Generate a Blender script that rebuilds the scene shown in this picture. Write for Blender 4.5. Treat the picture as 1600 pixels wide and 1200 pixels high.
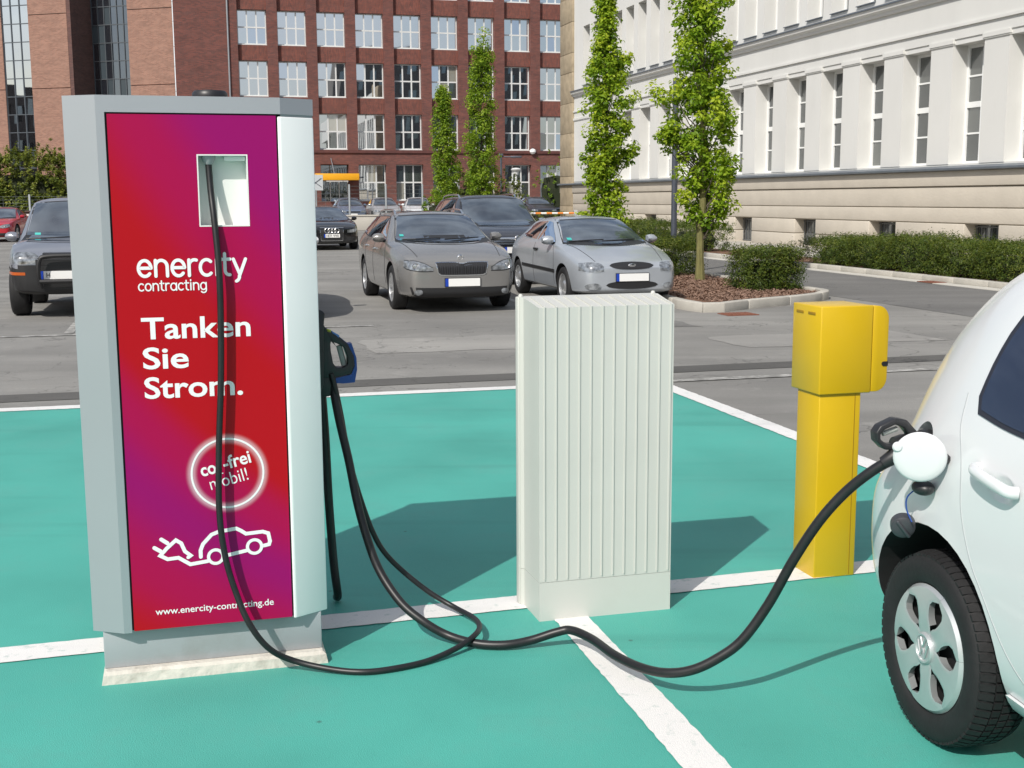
import bpy, bmesh, math, random
from mathutils import Vector, Matrix
from mathutils.bvhtree import BVHTree

for o in list(bpy.data.objects):
    bpy.data.objects.remove(o)
SC = bpy.context.scene
COL = SC.collection
R = math.radians
PI = math.pi

# ------------------------------------------------------------------ camera
cam_data = bpy.data.cameras.new('camera')
cam = bpy.data.objects.new('camera', cam_data)
COL.objects.link(cam)
cam_data.sensor_width = 36.0
cam_data.lens = 36.0 * 1900.0 / 1600.0
cam_data.clip_start = 0.05
cam_data.clip_end = 2000.0
PITCH = math.atan(290.0 / 1900.0)
ROLL = R(0.3)
fw = Vector((0, math.cos(PITCH), -math.sin(PITCH)))
u0 = Vector((0, math.sin(PITCH), math.cos(PITCH)))
r0 = Vector((1, 0, 0))
cr = r0 * math.cos(ROLL) - u0 * math.sin(ROLL)
cu = r0 * math.sin(ROLL) + u0 * math.cos(ROLL)
m = Matrix((cr, cu, -fw)).transposed().to_4x4()
m.translation = Vector((0, 0, 1.6))
cam.matrix_world = m
SC.camera = cam
SC.render.resolution_x = 1024
SC.render.resolution_y = 768

# ------------------------------------------------------------------ world, sun, exposure
SUN_EL = R(42.5)
SUN_AZ = R(208.9)          # clockwise from +Y
world = bpy.data.worlds.new('World')
SC.world = world
world.use_nodes = True
wn = world.node_tree.nodes
wl = world.node_tree.links
for n in list(wn):
    wn.remove(n)
sky = wn.new('ShaderNodeTexSky')
sky.sky_type = 'NISHITA'
sky.sun_disc = False
sky.sun_elevation = SUN_EL
sky.sun_rotation = SUN_AZ
sky.air_density = 1.0
sky.dust_density = 2.2
sky.ozone_density = 1.0
bg = wn.new('ShaderNodeBackground')
bg.inputs['Strength'].default_value = 0.125
wo = wn.new('ShaderNodeOutputWorld')
# broken white cloud over the blue
tc = wn.new('ShaderNodeTexCoord')
mp = wn.new('ShaderNodeMapping')
mp.inputs['Scale'].default_value = (1.0, 1.0, 2.6)
ns = wn.new('ShaderNodeTexNoise')
ns.inputs['Scale'].default_value = 2.3
ns.inputs['Detail'].default_value = 7.0
ns.inputs['Roughness'].default_value = 0.58
cr_ = wn.new('ShaderNodeValToRGB')
cr_.color_ramp.elements[0].position = 0.42
cr_.color_ramp.elements[1].position = 0.68
mixc = wn.new('ShaderNodeMix')
mixc.data_type = 'RGBA'
mixc.inputs['B'].default_value = (6.2, 6.5, 7.0, 1)
wl.new(tc.outputs['Generated'], mp.inputs['Vector'])
wl.new(mp.outputs[0], ns.inputs['Vector'])
wl.new(ns.outputs['Fac'], cr_.inputs[0])
wl.new(cr_.outputs[0], mixc.inputs['Factor'])
wl.new(sky.outputs[0], mixc.inputs['A'])
wl.new(mixc.outputs['Result'], bg.inputs['Color'])
wl.new(bg.outputs[0], wo.inputs[0])

sd = bpy.data.lights.new('sun', 'SUN')
sd.energy = 4.7
sd.angle = R(0.5)
sd.color = (1.0, 0.955, 0.89)
sun = bpy.data.objects.new('sun', sd)
COL.objects.link(sun)
sdir = Vector((math.sin(SUN_AZ) * math.cos(SUN_EL), math.cos(SUN_AZ) * math.cos(SUN_EL), math.sin(SUN_EL)))
sun.rotation_euler = sdir.to_track_quat('Z', 'Y').to_euler()
sun.location = sdir * 50

SC.view_settings.view_transform = 'Standard'
SC.view_settings.look = 'None'
SC.view_settings.exposure = -0.14
SC.view_settings.gamma = 1.0
SC.view_settings.use_curve_mapping = False
SC.render.engine = 'CYCLES'

# ------------------------------------------------------------------ grid frame of the car park: 15 degrees
AG = R(15)
E1 = Vector((math.cos(AG), math.sin(AG), 0))
E2 = Vector((-math.sin(AG), math.cos(AG), 0))
def W(u, v, z=0.0):
    return E1 * u + E2 * v + Vector((0, 0, z))

# ------------------------------------------------------------------ materials
MATS = {}
def new_mat(name):
    mt = bpy.data.materials.new(name)
    mt.use_nodes = True
    return mt, mt.node_tree.nodes, mt.node_tree.links
def M(name, col, rough=0.5, metal=0.0, var=0.0, vs=4.0, bump=0.0, bs=60.0, spec=0.5, coat=0.0, ior=1.5, detail=5.0, stretch=None, dirt=0.0, dirtcol=(0.2, 0.17, 0.13)):
    if name in MATS:
        return MATS[name]
    mt, n, l = new_mat(name)
    b = n['Principled BSDF']
    b.inputs['Base Color'].default_value = (*col, 1)
    b.inputs['Roughness'].default_value = rough
    b.inputs['Metallic'].default_value = metal
    b.inputs['Specular IOR Level'].default_value = spec
    b.inputs['IOR'].default_value = ior
    b.inputs['Coat Weight'].default_value = coat
    b.inputs['Coat Roughness'].default_value = 0.04
    t = n.new('ShaderNodeTexCoord')
    src = t.outputs['Object']
    if stretch:
        mpn = n.new('ShaderNodeMapping')
        mpn.inputs['Scale'].default_value = stretch
        l.new(src, mpn.inputs['Vector'])
        src = mpn.outputs[0]
    cur = None
    if var > 0:
        a = n.new('ShaderNodeTexNoise')
        a.inputs['Scale'].default_value = vs
        a.inputs['Detail'].default_value = detail
        l.new(src, a.inputs['Vector'])
        rp = n.new('ShaderNodeMapRange')
        rp.inputs['From Min'].default_value = 0.25
        rp.inputs['From Max'].default_value = 0.75
        l.new(a.outputs['Fac'], rp.inputs['Value'])
        mx = n.new('ShaderNodeMix')
        mx.data_type = 'RGBA'
        mx.inputs['A'].default_value = (*[c * (1 - var) for c in col], 1)
        mx.inputs['B'].default_value = (*[min(1, c * (1 + var)) for c in col], 1)
        l.new(rp.outputs[0], mx.inputs['Factor'])
        cur = mx.outputs['Result']
    if dirt > 0:
        a = n.new('ShaderNodeTexNoise')
        a.inputs['Scale'].default_value = vs * 2.3
        a.inputs['Detail'].default_value = 8
        a.inputs['Roughness'].default_value = 0.65
        l.new(src, a.inputs['Vector'])
        rp = n.new('ShaderNodeMapRange')
        rp.inputs['From Min'].default_value = 0.52
        rp.inputs['From Max'].default_value = 0.75
        rp.inputs['To Max'].default_value = dirt
        l.new(a.outputs['Fac'], rp.inputs['Value'])
        mx = n.new('ShaderNodeMix')
        mx.data_type = 'RGBA'
        if cur: l.new(cur, mx.inputs['A'])
        else: mx.inputs['A'].default_value = (*col, 1)
        mx.inputs['B'].default_value = (*dirtcol, 1)
        l.new(rp.outputs[0], mx.inputs['Factor'])
        cur = mx.outputs['Result']
    if cur:
        l.new(cur, b.inputs['Base Color'])
    if bump > 0:
        a = n.new('ShaderNodeTexNoise')
        a.inputs['Scale'].default_value = bs
        a.inputs['Detail'].default_value = 4
        l.new(src, a.inputs['Vector'])
        bp = n.new('ShaderNodeBump')
        bp.inputs['Strength'].default_value = bump
        bp.inputs['Distance'].default_value = 0.01
        l.new(a.outputs['Fac'], bp.inputs['Height'])
        l.new(bp.outputs[0], b.inputs['Normal'])
    MATS[name] = mt
    return mt

# ------------------------------------------------------------------ mesh helpers
class MB:
    def __init__(self):
        self.v = []
        self.f = []
    def add(self, vs, fs):
        k = len(self.v)
        self.v += [tuple(p) for p in vs]
        self.f += [tuple(i + k for i in f) for f in fs]
        return self
    def box(self, x0, x1, y0, y1, z0, z1):
        return self.add([(x0, y0, z0), (x1, y0, z0), (x1, y1, z0), (x0, y1, z0), (x0, y0, z1), (x1, y0, z1), (x1, y1, z1), (x0, y1, z1)],
                        [(0, 3, 2, 1), (4, 5, 6, 7), (0, 1, 5, 4), (1, 2, 6, 5), (2, 3, 7, 6), (3, 0, 4, 7)])
    def prism(self, poly, a, b, axis='z'):
        n = len(poly)
        def P(p, t):
            if axis == 'z': return (p[0], p[1], t)
            if axis == 'y': return (p[0], t, p[1])
            return (t, p[0], p[1])
        vs = [P(p, a) for p in poly] + [P(p, b) for p in poly]
        fs = [tuple(range(n - 1, -1, -1)), tuple(range(n, 2 * n))]
        fs += [(i, (i + 1) % n, n + (i + 1) % n, n + i) for i in range(n)]
        return self.add(vs, fs)
    def tube(self, pts, r, seg=10, caps=True):
        pts = [Vector(p) for p in pts]
        n = len(pts)
        rs = r if isinstance(r, (list, tuple)) else [r] * n
        t0 = (pts[1] - pts[0]).normalized()
        up = Vector((0, 0, 1)) if abs(t0.z) < 0.9 else Vector((1, 0, 0))
        nx = t0.cross(up).normalized()
        vs, fs = [], []
        for i in range(n):
            t = (pts[min(i + 1, n - 1)] - pts[max(i - 1, 0)]).normalized()
            nx = (nx - t * nx.dot(t)).normalized()
            ny = t.cross(nx)
            for k in range(seg):
                a = 2 * PI * k / seg
                vs.append(pts[i] + (nx * math.cos(a) + ny * math.sin(a)) * rs[i])
        for i in range(n - 1):
            for k in range(seg):
                k2 = (k + 1) % seg
                fs.append((i * seg + k, i * seg + k2, (i + 1) * seg + k2, (i + 1) * seg + k))
        if caps:
            fs.append(tuple(range(seg - 1, -1, -1)))
            fs.append(tuple((n - 1) * seg + k for k in range(seg)))
        return self.add(vs, fs)
    def lathe(self, prof, seg=24, axis='z', c=(0, 0, 0), close=False):
        vs, fs = [], []
        n = len(prof)
        for k in range(seg):
            a = 2 * PI * k / seg
            for (r, h) in prof:
                if axis == 'z': p = (c[0] + r * math.cos(a), c[1] + r * math.sin(a), c[2] + h)
                elif axis == 'y': p = (c[0] + r * math.cos(a), c[1] + h, c[2] + r * math.sin(a))
                else: p = (c[0] + h, c[1] + r * math.cos(a), c[2] + r * math.sin(a))
                vs.append(p)
        m_ = n if close else n - 1
        for k in range(seg):
            k2 = (k + 1) % seg
            for i in range(m_):
                i2 = (i + 1) % n
                fs.append((k * n + i, k2 * n + i, k2 * n + i2, k * n + i2))
        return self.add(vs, fs)
    def xform(self, mat):
        self.v = [tuple(mat @ Vector(p)) for p in self.v]
        return self

def mesh_of(mb, name, mat, smooth=False, angle=35, fix=True):
    me = bpy.data.meshes.new(name)
    me.from_pydata(mb.v, [], mb.f)
    if fix:
        bm = bmesh.new()
        bm.from_mesh(me)
        bmesh.ops.recalc_face_normals(bm, faces=bm.faces)
        bm.to_mesh(me)
        bm.free()
    if mat:
        me.materials.append(mat)
    if smooth:
        me.polygons.foreach_set('use_smooth', [True] * len(me.polygons))
        me.set_sharp_from_angle(angle=R(angle))
    me.update()
    return me
def link(name, me, parent=None, loc=None, rz=None):
    o = bpy.data.objects.new(name, me)
    COL.objects.link(o)
    if parent: o.parent = parent
    if loc is not None: o.location = loc
    if rz is not None: o.rotation_euler = (0, 0, rz)
    return o
def build(mb, name, mat, parent=None, bevel=0.0, seg=2, smooth=False, angle=35, fix=True):
    me = mesh_of(mb, name, mat, smooth, angle, fix)
    if bevel > 0:
        bm = bmesh.new()
        bm.from_mesh(me)
        es = [e for e in bm.edges if len(e.link_faces) == 2 and e.calc_face_angle(0) > R(25)]
        bmesh.ops.bevel(bm, geom=es, offset=bevel, segments=seg, affect='EDGES', profile=0.5)
        bm.to_mesh(me)
        bm.free()
        me.polygons.foreach_set('use_smooth', [True] * len(me.polygons))
        me.set_sharp_from_angle(angle=R(50))
    return link(name, me, parent)
def tag(o, label=None, cat=None, group=None, kind=None):
    if label: o['label'] = label
    if cat: o['category'] = cat
    if group: o['group'] = group
    if kind: o['kind'] = kind
    return o
def thing(name, label, cat, loc=(0, 0, 0), rz=0.0, group=None):
    o = bpy.data.objects.new(name, None)
    COL.objects.link(o)
    o.empty_display_size = 0.1
    o.location = loc
    o.rotation_euler = (0, 0, rz)
    return tag(o, label, cat, group)
def struct(mb, name, mat, parent=None, fix=True):
    o = build(mb, name, mat, parent, fix=fix)
    if not parent: o['kind'] = 'structure'
    return o
def copy_tree(o, parent=None):
    c = o.copy()
    COL.objects.link(c)
    c.parent = parent
    for ch in list(o.children):
        copy_tree(ch, c)
    return c
def spline(pts, n=8):
    P = [Vector(p) for p in pts]
    P = [P[0] * 2 - P[1]] + P + [P[-1] * 2 - P[-2]]
    out = []
    for i in range(1, len(P) - 2):
        for k in range(n):
            t = k / n
            a, b, c, d = P[i - 1], P[i], P[i + 1], P[i + 2]
            out.append(0.5 * ((2 * b) + (c - a) * t + (2 * a - 5 * b + 4 * c - d) * t * t + (3 * b - a - 3 * c + d) * t ** 3))
    out.append(P[-2])
    return out

# ------------------------------------------------------------------ stroke lettering
def arc(cx, cy, rx, ry, a0, a1, n=14):
    return [(cx + rx * math.cos(R(a0 + (a1 - a0) * i / n)), cy + ry * math.sin(R(a0 + (a1 - a0) * i / n))) for i in range(n + 1)]
_o = arc(.47, .5, .41, .5, 90, 450, 24)
GL = {
 'o': (.98, [_o]), 'e': (.96, [[(.08, .52), (.86, .52)] + arc(.47, .5, .40, .5, 4, 318, 22)]),
 'c': (.88, [arc(.47, .5, .41, .5, 48, 312, 22)]),
 'n': (.98, [[(.1, 0), (.1, 1)], [(.1, .55)] + arc(.47, .6, .37, .4, 175, 0) + [(.84, 0)]]),
 'm': (1.56, [[(.1, 0), (.1, 1)], [(.1, .55)] + arc(.42, .62, .32, .38, 175, 0) + [(.74, 0)], [(.74, .55)] + arc(1.06, .62, .32, .38, 175, 0) + [(1.38, 0)]]),
 'r': (.66, [[(.1, 0), (.1, 1)], [(.1, .5)] + arc(.46, .6, .36, .4, 175, 70)]),
 'i': (.34, [[(.14, 0), (.14, 1)], [(.14, 1.3), (.14, 1.44)]]),
 'l': (.34, [[(.14, 0), (.14, 1.45)]]),
 't': (.66, [[(.24, 1.36), (.24, .3)] + arc(.52, .3, .28, .3, 180, 275), [(.0, 1.0), (.58, 1.0)]]),
 'y': (.9, [[(.04, 1), (.44, .02)], [(.84, 1), (.4, -.1)] + arc(.12, -.05, .3, .38, -20, -75, 6)]),
 'a': (1.0, [_o, [(.88, 1), (.88, 0)]]),
 'A': (.92, [arc(.44, .66, .36, .34, 150, 0) + [(.8, 0)], [(.8, .56)] + [(.45, .56)] + arc(.38, .28, .3, .28, 90, 290) + [(.8, .2)]]),
 'g': (1.0, [_o, [(.88, 1), (.88, -.05)] + arc(.48, -.05, .4, .38, 0, -145)]),
 'd': (1.0, [_o, [(.88, 1.45), (.88, 0)]]), 'b': (1.0, [[(q[0] + .05, q[1]) for q in _o], [(.11, 1.45), (.11, 0)]]),
 'f': (.62, [[(.22, 0), (.22, 1.1)] + arc(.5, 1.12, .28, .33, 180, 80), [(0, 1), (.55, 1)]]),
 'k': (.92, [[(.1, 0), (.1, 1.45)], [(.8, 1), (.16, .42)], [(.36, .62), (.84, 0)]]),
 'w': (1.3, [[(.03, 1), (.32, 0), (.62, .95), (.92, 0), (1.21, 1)]]),
 'T': (.98, [[(.5, 0), (.5, 1.38)], [(-.02, 1.34), (1.02, 1.34)]]),
 'S': (1.0, [arc(.48, 1.0, .37, .38, 35, 255, 16) + arc(.5, .36, .38, .36, 80, -150, 16)]),
 'H': (1.15, [[(.12, 0), (.12, 1.38)], [(.95, 0), (.95, 1.38)], [(.12, .7), (.95, .7)]]),
 'E': (1.0, [[(.85, 0), (.12, 0), (.12, 1.38), (.85, 1.38)], [(.12, .7), (.75, .7)]]),
 'R': (1.05, [[(.12, 0), (.12, 1.38), (.5, 1.38)] + arc(.5, 1.03, .36, .35, 90, -90) + [(.12, .68)], [(.5, .68), (.9, 0)]]),
 '9': (.95, [arc(.45, .95, .36, .42, 0, 360, 20), [(.81, .95), (.62, 0)]]),
 '8': (.95, [arc(.45, 1.03, .32, .35, 0, 360, 18), arc(.45, .34, .38, .35, 0, 360, 18)]),
 '2': (.9, [arc(.42, .98, .34, .4, 160, -30, 12) + [(.06, 0), (.82, 0)]]),
 '-': (.6, [[(.06, .52), (.5, .52)]]), '.': (.44, [[(.24, .0), (.24, .22)]]), '!': (.36, [[(.14, .42), (.14, 1.42)], [(.14, 0), (.14, .13)]]), ' ': (.5, []),
}
SERIF = {'n': [(.1, 0), (.84, 0)], 'm': [(.08, 0)], 'r': [(.1, 0)], 'i': [(.14, 0)], 'k': [(.1, 0), (.86, 0)], 'T': [(.5, 0)], 'l': [(.14, 0)]}
SERIFT = {'n': (.1, 1), 'm': (.1, 1), 'r': (.1, 1), 'i': (.14, 1), 'k': (.1, 1.45), 'l': (.14, 1.45)}
def ribbon(mb, pts, w, y, rnd=True, closed=False):
    P = [Vector((p[0], p[1])) for p in pts]
    q = [P[0]]
    for p in P[1:]:
        if (p - q[-1]).length > 1e-6: q.append(p)
    P = q
    if (P[0] - P[-1]).length < 1e-5:
        closed = True
        P = P[:-1]
    n = len(P)
    L, Rr = [], []
    for i in range(n):
        a = P[(i - 1) % n] if (closed or i > 0) else None
        b = P[(i + 1) % n] if (closed or i < n - 1) else None
        d1 = (P[i] - a).normalized() if a is not None else None
        d2 = (b - P[i]).normalized() if b is not None else None
        if d1 is None: d1 = d2
        if d2 is None: d2 = d1
        n1 = Vector((-d1.y, d1.x)); n2 = Vector((-d2.y, d2.x))
        mm = (n1 + n2)
        if mm.length < 1e-3: mm = n1
        mm.normalize()
        k = min(1.6, 1 / max(.3, mm.dot(n1)))
        L.append(P[i] + mm * w / 2 * k); Rr.append(P[i] - mm * w / 2 * k)
    vs = [(p.x, y, p.y) for p in L] + [(p.x, y, p.y) for p in Rr]
    rng = range(n) if closed else range(n - 1)
    fs = [(i, (i + 1) % n, n + (i + 1) % n, n + i) for i in rng]
    mb.add(vs, fs)
    if rnd and not closed:
        for c, y2 in ((P[0], y - 1e-4), (P[-1], y - 1.5e-4)):
            mb.add([(c.x + w / 2 * math.cos(2 * PI * k / 14), y2, c.y + w / 2 * math.sin(2 * PI * k / 14)) for k in range(14)], [tuple(range(14))])
def lettering(text, x, z, size, weight, y, width=None, slab=False, rnd=True, sx=1.0, rot=0.0, gap=0.0):
    """flat printed line of text in the plane y, baseline z, x-height = size"""
    tot = sum(GL[c][0] + gap for c in text) - gap
    if width: sx = width / (tot * size)
    mb = MB()
    pen = 0.0
    ca, sa = math.cos(rot), math.sin(rot)
    k = 0
    for ch in text:
        adv, strokes = GL[ch]
        st = [list(s) for s in strokes]
        if slab:
            st += [[(p[0] - .17, p[1] + weight * .36), (p[0] + .17, p[1] + weight * .36)] for p in SERIF.get(ch, [])]
            if ch in SERIFT:
                p = SERIFT[ch]
                st += [[(p[0] - .2, p[1] - weight * .36), (p[0], p[1] - weight * .36)]]
        for j, s in enumerate(st):
            pts = []
            for (a, b) in s:
                X = (pen + a) * size * sx; Z = b * size
                pts.append((x + X * ca - Z * sa, z + X * sa + Z * ca))
            wgt = weight * size * (0.72 if slab and j >= len(strokes) else 1.0)
            ribbon(mb, pts, wgt, y - (k % 5) * 3e-4, rnd=rnd)
            k += 1
        pen += adv + gap
    return mb

def type_line(text, x, z, width, height, y, bold=0.0, rot=0.0, ref=None):
    """flat printed line set in the built-in typeface; height = height of the reference capital or ascender"""
    def me_of(t):
        cu_ = bpy.data.curves.new('type', 'FONT'); cu_.body = t; cu_.offset = bold; cu_.resolution_u = 4
        ob = bpy.data.objects.new('type', cu_); COL.objects.link(ob)
        dg = bpy.context.evaluated_depsgraph_get(); dg.update()
        me = bpy.data.meshes.new_from_object(ob.evaluated_get(dg))
        bpy.data.objects.remove(ob)
        return me
    me = me_of(text)
    xs = [v.co.x for v in me.vertices]
    hm = me_of(ref or 'T'); hh = max(v.co.y for v in hm.vertices) - min(v.co.y for v in hm.vertices)
    sx = width / (max(xs) - min(xs)); sz = height / hh; x0 = min(xs); y0 = min(v.co.y for v in hm.vertices)
    ca, sa = math.cos(rot), math.sin(rot)
    mb = MB()
    vs = []
    for v in me.vertices:
        X = (v.co.x - x0) * sx; Z = (v.co.y - y0) * sz
        vs.append((x + X * ca - Z * sa, y, z + X * sa + Z * ca))
    mb.add(vs, [tuple(p.vertices) for p in me.polygons])
    return mb
# ------------------------------------------------------------------ ground
def asphalt(name, c1, c2, patch=True):
    mt, n, l = new_mat(name)
    b = n['Principled BSDF']
    t = n.new('ShaderNodeTexCoord')
    def noise(sc, det=6, rough=.55, vec=None):
        a = n.new('ShaderNodeTexNoise')
        a.inputs['Scale'].default_value = sc; a.inputs['Detail'].default_value = det; a.inputs['Roughness'].default_value = rough
        l.new(vec or t.outputs['Object'], a.inputs['Vector'])
        return a.outputs['Fac']
    def rng(src, a, b_, c=0., d=1.):
        r = n.new('ShaderNodeMapRange')
        r.inputs['From Min'].default_value = a; r.inputs['From Max'].default_value = b_
        r.inputs['To Min'].default_value = c; r.inputs['To Max'].default_value = d
        l.new(src, r.inputs['Value'])
        return r.outputs[0]
    def mix(f, A, B, mode='MIX'):
        x = n.new('ShaderNodeMix'); x.data_type = 'RGBA'; x.blend_type = mode
        if isinstance(f, float): x.inputs['Factor'].default_value = f
        else: l.new(f, x.inputs['Factor'])
        for s, k in ((A, 'A'), (B, 'B')):
            if isinstance(s, tuple): x.inputs[k].default_value = (*s, 1)
            else: l.new(s, x.inputs[k])
        return x.outputs['Result']
    cur = mix(rng(noise(.35, 5), .35, .65), c1, c2)
    # long streaks from wheels, along the rows
    mp = n.new('ShaderNodeMapping'); mp.inputs['Rotation'].default_value = (0, 0, R(-15)); mp.inputs['Scale'].default_value = (.12, 1.1, 1)
    l.new(t.outputs['Object'], mp.inputs['Vector'])
    cur = mix(rng(noise(1.0, 6, .6, mp.outputs[0]), .4, .7, 0, .55), cur, tuple(c * .62 for c in c1))
    cur = mix(rng(noise(2.2, 8, .7), .58, .75, 0, .5), cur, tuple(min(1, c * 1.35) for c in c2))
    # dark oil spots
    cur = mix(rng(noise(1.3, 3, .5), .68, .78, 0, .6), cur, tuple(c * .35 for c in c1))
    # aggregate
    v = n.new('ShaderNodeTexVoronoi'); v.inputs['Scale'].default_value = 120
    l.new(t.outputs['Object'], v.inputs['Vector'])
    cur = mix(rng(v.outputs['Distance'], 0, .6, .35, 0), cur, tuple(c * .45 for c in c1))
    # cracks
    mpc = n.new('ShaderNodeMapping'); mpc.inputs['Scale'].default_value = (.25, .4, 1)
    nz = n.new('ShaderNodeTexNoise'); nz.inputs['Scale'].default_value = 1.2; nz.inputs['Detail'].default_value = 6
    l.new(t.outputs['Object'], nz.inputs['Vector'])
    ad = n.new('ShaderNodeMix'); ad.data_type = 'RGBA'; ad.blend_type = 'LINEAR_LIGHT'; ad.inputs['Factor'].default_value = .9
    l.new(t.outputs['Object'], ad.inputs['A']); l.new(nz.outputs['Color'], ad.inputs['B'])
    l.new(ad.outputs['Result'], mpc.inputs['Vector'])
    v2 = n.new('ShaderNodeTexVoronoi'); v2.feature = 'DISTANCE_TO_EDGE'; v2.inputs['Scale'].default_value = .8
    l.new(mpc.outputs[0], v2.inputs['Vector'])
    cur = mix(rng(v2.outputs['Distance'], .001, .006, .6, 0), cur, tuple(c * .35 for c in c1))
    l.new(cur, b.inputs['Base Color'])
    b.inputs['Roughness'].default_value = .85
    bp = n.new('ShaderNodeBump'); bp.inputs['Strength'].default_value = .5; bp.inputs['Distance'].default_value = .006
    l.new(v.outputs['Distance'], bp.inputs['Height']); l.new(bp.outputs[0], b.inputs['Normal'])
    MATS[name] = mt
    return mt
asphalt('asphalt', (.205, .200, .187), (.290, .282, .262))
asphalt('asphalt_dark', (.075, .073, .068), (.125, .121, .112))
asphalt('asphalt_road', (.135, .132, .127), (.18, .176, .168))

def painted(name, col, wear, under, scale=9.0, lo=.5, hi=.62, rough=.6, mot=.12):
    mt, n, l = new_mat(name)
    b = n['Principled BSDF']
    t = n.new('ShaderNodeTexCoord')
    a = n.new('ShaderNodeTexNoise'); a.inputs['Scale'].default_value = scale; a.inputs['Detail'].default_value = 9; a.inputs['Roughness'].default_value = .7
    l.new(t.outputs['Object'], a.inputs['Vector'])
    a2 = n.new('ShaderNodeTexNoise'); a2.inputs['Scale'].default_value = 1.1; a2.inputs['Detail'].default_value = 5
    l.new(t.outputs['Object'], a2.inputs['Vector'])
    r2 = n.new('ShaderNodeMapRange'); r2.inputs['From Min'].default_value = .3; r2.inputs['From Max'].default_value = .7
    l.new(a2.outputs['Fac'], r2.inputs['Value'])
    m0 = n.new('ShaderNodeMix'); m0.data_type = 'RGBA'
    m0.inputs['A'].default_value = (*[c * (1 - mot) for c in col], 1); m0.inputs['B'].default_value = (*[min(1, c * (1 + mot)) for c in col], 1)
    l.new(r2.outputs[0], m0.inputs['Factor'])
    a3 = n.new('ShaderNodeTexNoise'); a3.inputs['Scale'].default_value = 260; a3.inputs['Detail'].default_value = 3
    l.new(t.outputs['Object'], a3.inputs['Vector'])
    r3 = n.new('ShaderNodeMapRange'); r3.inputs['From Min'].default_value = .35; r3.inputs['From Max'].default_value = .7; r3.inputs['To Min'].default_value = .0; r3.inputs['To Max'].default_value = .22
    l.new(a3.outputs['Fac'], r3.inputs['Value'])
    m1 = n.new('ShaderNodeMix'); m1.data_type = 'RGBA'; m1.inputs['B'].default_value = (*[c * .6 for c in col], 1)
    l.new(r3.outputs[0], m1.inputs['Factor']); l.new(m0.outputs['Result'], m1.inputs['A'])
    r = n.new('ShaderNodeMapRange'); r.inputs['From Min'].default_value = lo; r.inputs['From Max'].default_value = hi; r.inputs['To Max'].default_value = wear
    l.new(a.outputs['Fac'], r.inputs['Value'])
    mx = n.new('ShaderNodeMix'); mx.data_type = 'RGBA'; mx.inputs['B'].default_value = (*under, 1)
    l.new(r.outputs[0], mx.inputs['Factor']); l.new(m1.outputs['Result'], mx.inputs['A'])
    l.new(mx.outputs['Result'], b.inputs['Base Color'])
    b.inputs['Roughness'].default_value = rough
    bp = n.new('ShaderNodeBump'); bp.inputs['Strength'].default_value = .6; bp.inputs['Distance'].default_value = .004
    l.new(a3.outputs['Fac'], bp.inputs['Height']); l.new(bp.outputs[0], b.inputs['Normal'])
    sv = n.new('ShaderNodeTexVoronoi'); sv.inputs['Scale'].default_value = 2.6
    l.new(t.outputs['Object'], sv.inputs['Vector'])
    sr = n.new('ShaderNodeMapRange'); sr.inputs['From Min'].default_value = .012; sr.inputs['From Max'].default_value = .03; sr.inputs['To Min'].default_value = .6; sr.inputs['To Max'].default_value = 0
    l.new(sv.outputs['Distance'], sr.inputs['Value'])
    ms = n.new('ShaderNodeMix'); ms.data_type = 'RGBA'; ms.inputs['B'].default_value = (.03, .05, .045, 1)
    l.new(sr.outputs[0], ms.inputs['Factor']); l.new(mx.outputs['Result'], ms.inputs['A'])
    tm = n.new('ShaderNodeMapping'); tm.inputs['Rotation'].default_value = (0, 0, R(75)); tm.inputs['Scale'].default_value = (.18, 2.4, 1)
    l.new(t.outputs['Object'], tm.inputs['Vector'])
    tn = n.new('ShaderNodeTexNoise'); tn.inputs['Scale'].default_value = 1.3; tn.inputs['Detail'].default_value = 7; tn.inputs['Roughness'].default_value = .6
    l.new(tm.outputs[0], tn.inputs['Vector'])
    tr = n.new('ShaderNodeMapRange'); tr.inputs['From Min'].default_value = .55; tr.inputs['From Max'].default_value = .8; tr.inputs['To Max'].default_value = .45
    l.new(tn.outputs['Fac'], tr.inputs['Value'])
    mtm = n.new('ShaderNodeMix'); mtm.data_type = 'RGBA'; mtm.inputs['B'].default_value = (*[c * .5 for c in col], 1)
    l.new(tr.outputs[0], mtm.inputs['Factor']); l.new(ms.outputs['Result'], mtm.inputs['A'])
    l.new(mtm.outputs['Result'], b.inputs['Base Color'])
    MATS[name] = mt
    return mt
painted('green_paint', (.068, .38, .312), .55, (.085, .30, .255), scale=2.2, lo=.50, hi=.72, mot=.15)
painted('line_white', (.76, .75, .73), .65, (.30, .42, .38), scale=22, lo=.56, hi=.70, mot=.05)
painted('line_worn', (.50, .49, .46), .95, (.2, .195, .18), scale=7, lo=.40, hi=.56, mot=.05)

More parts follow.
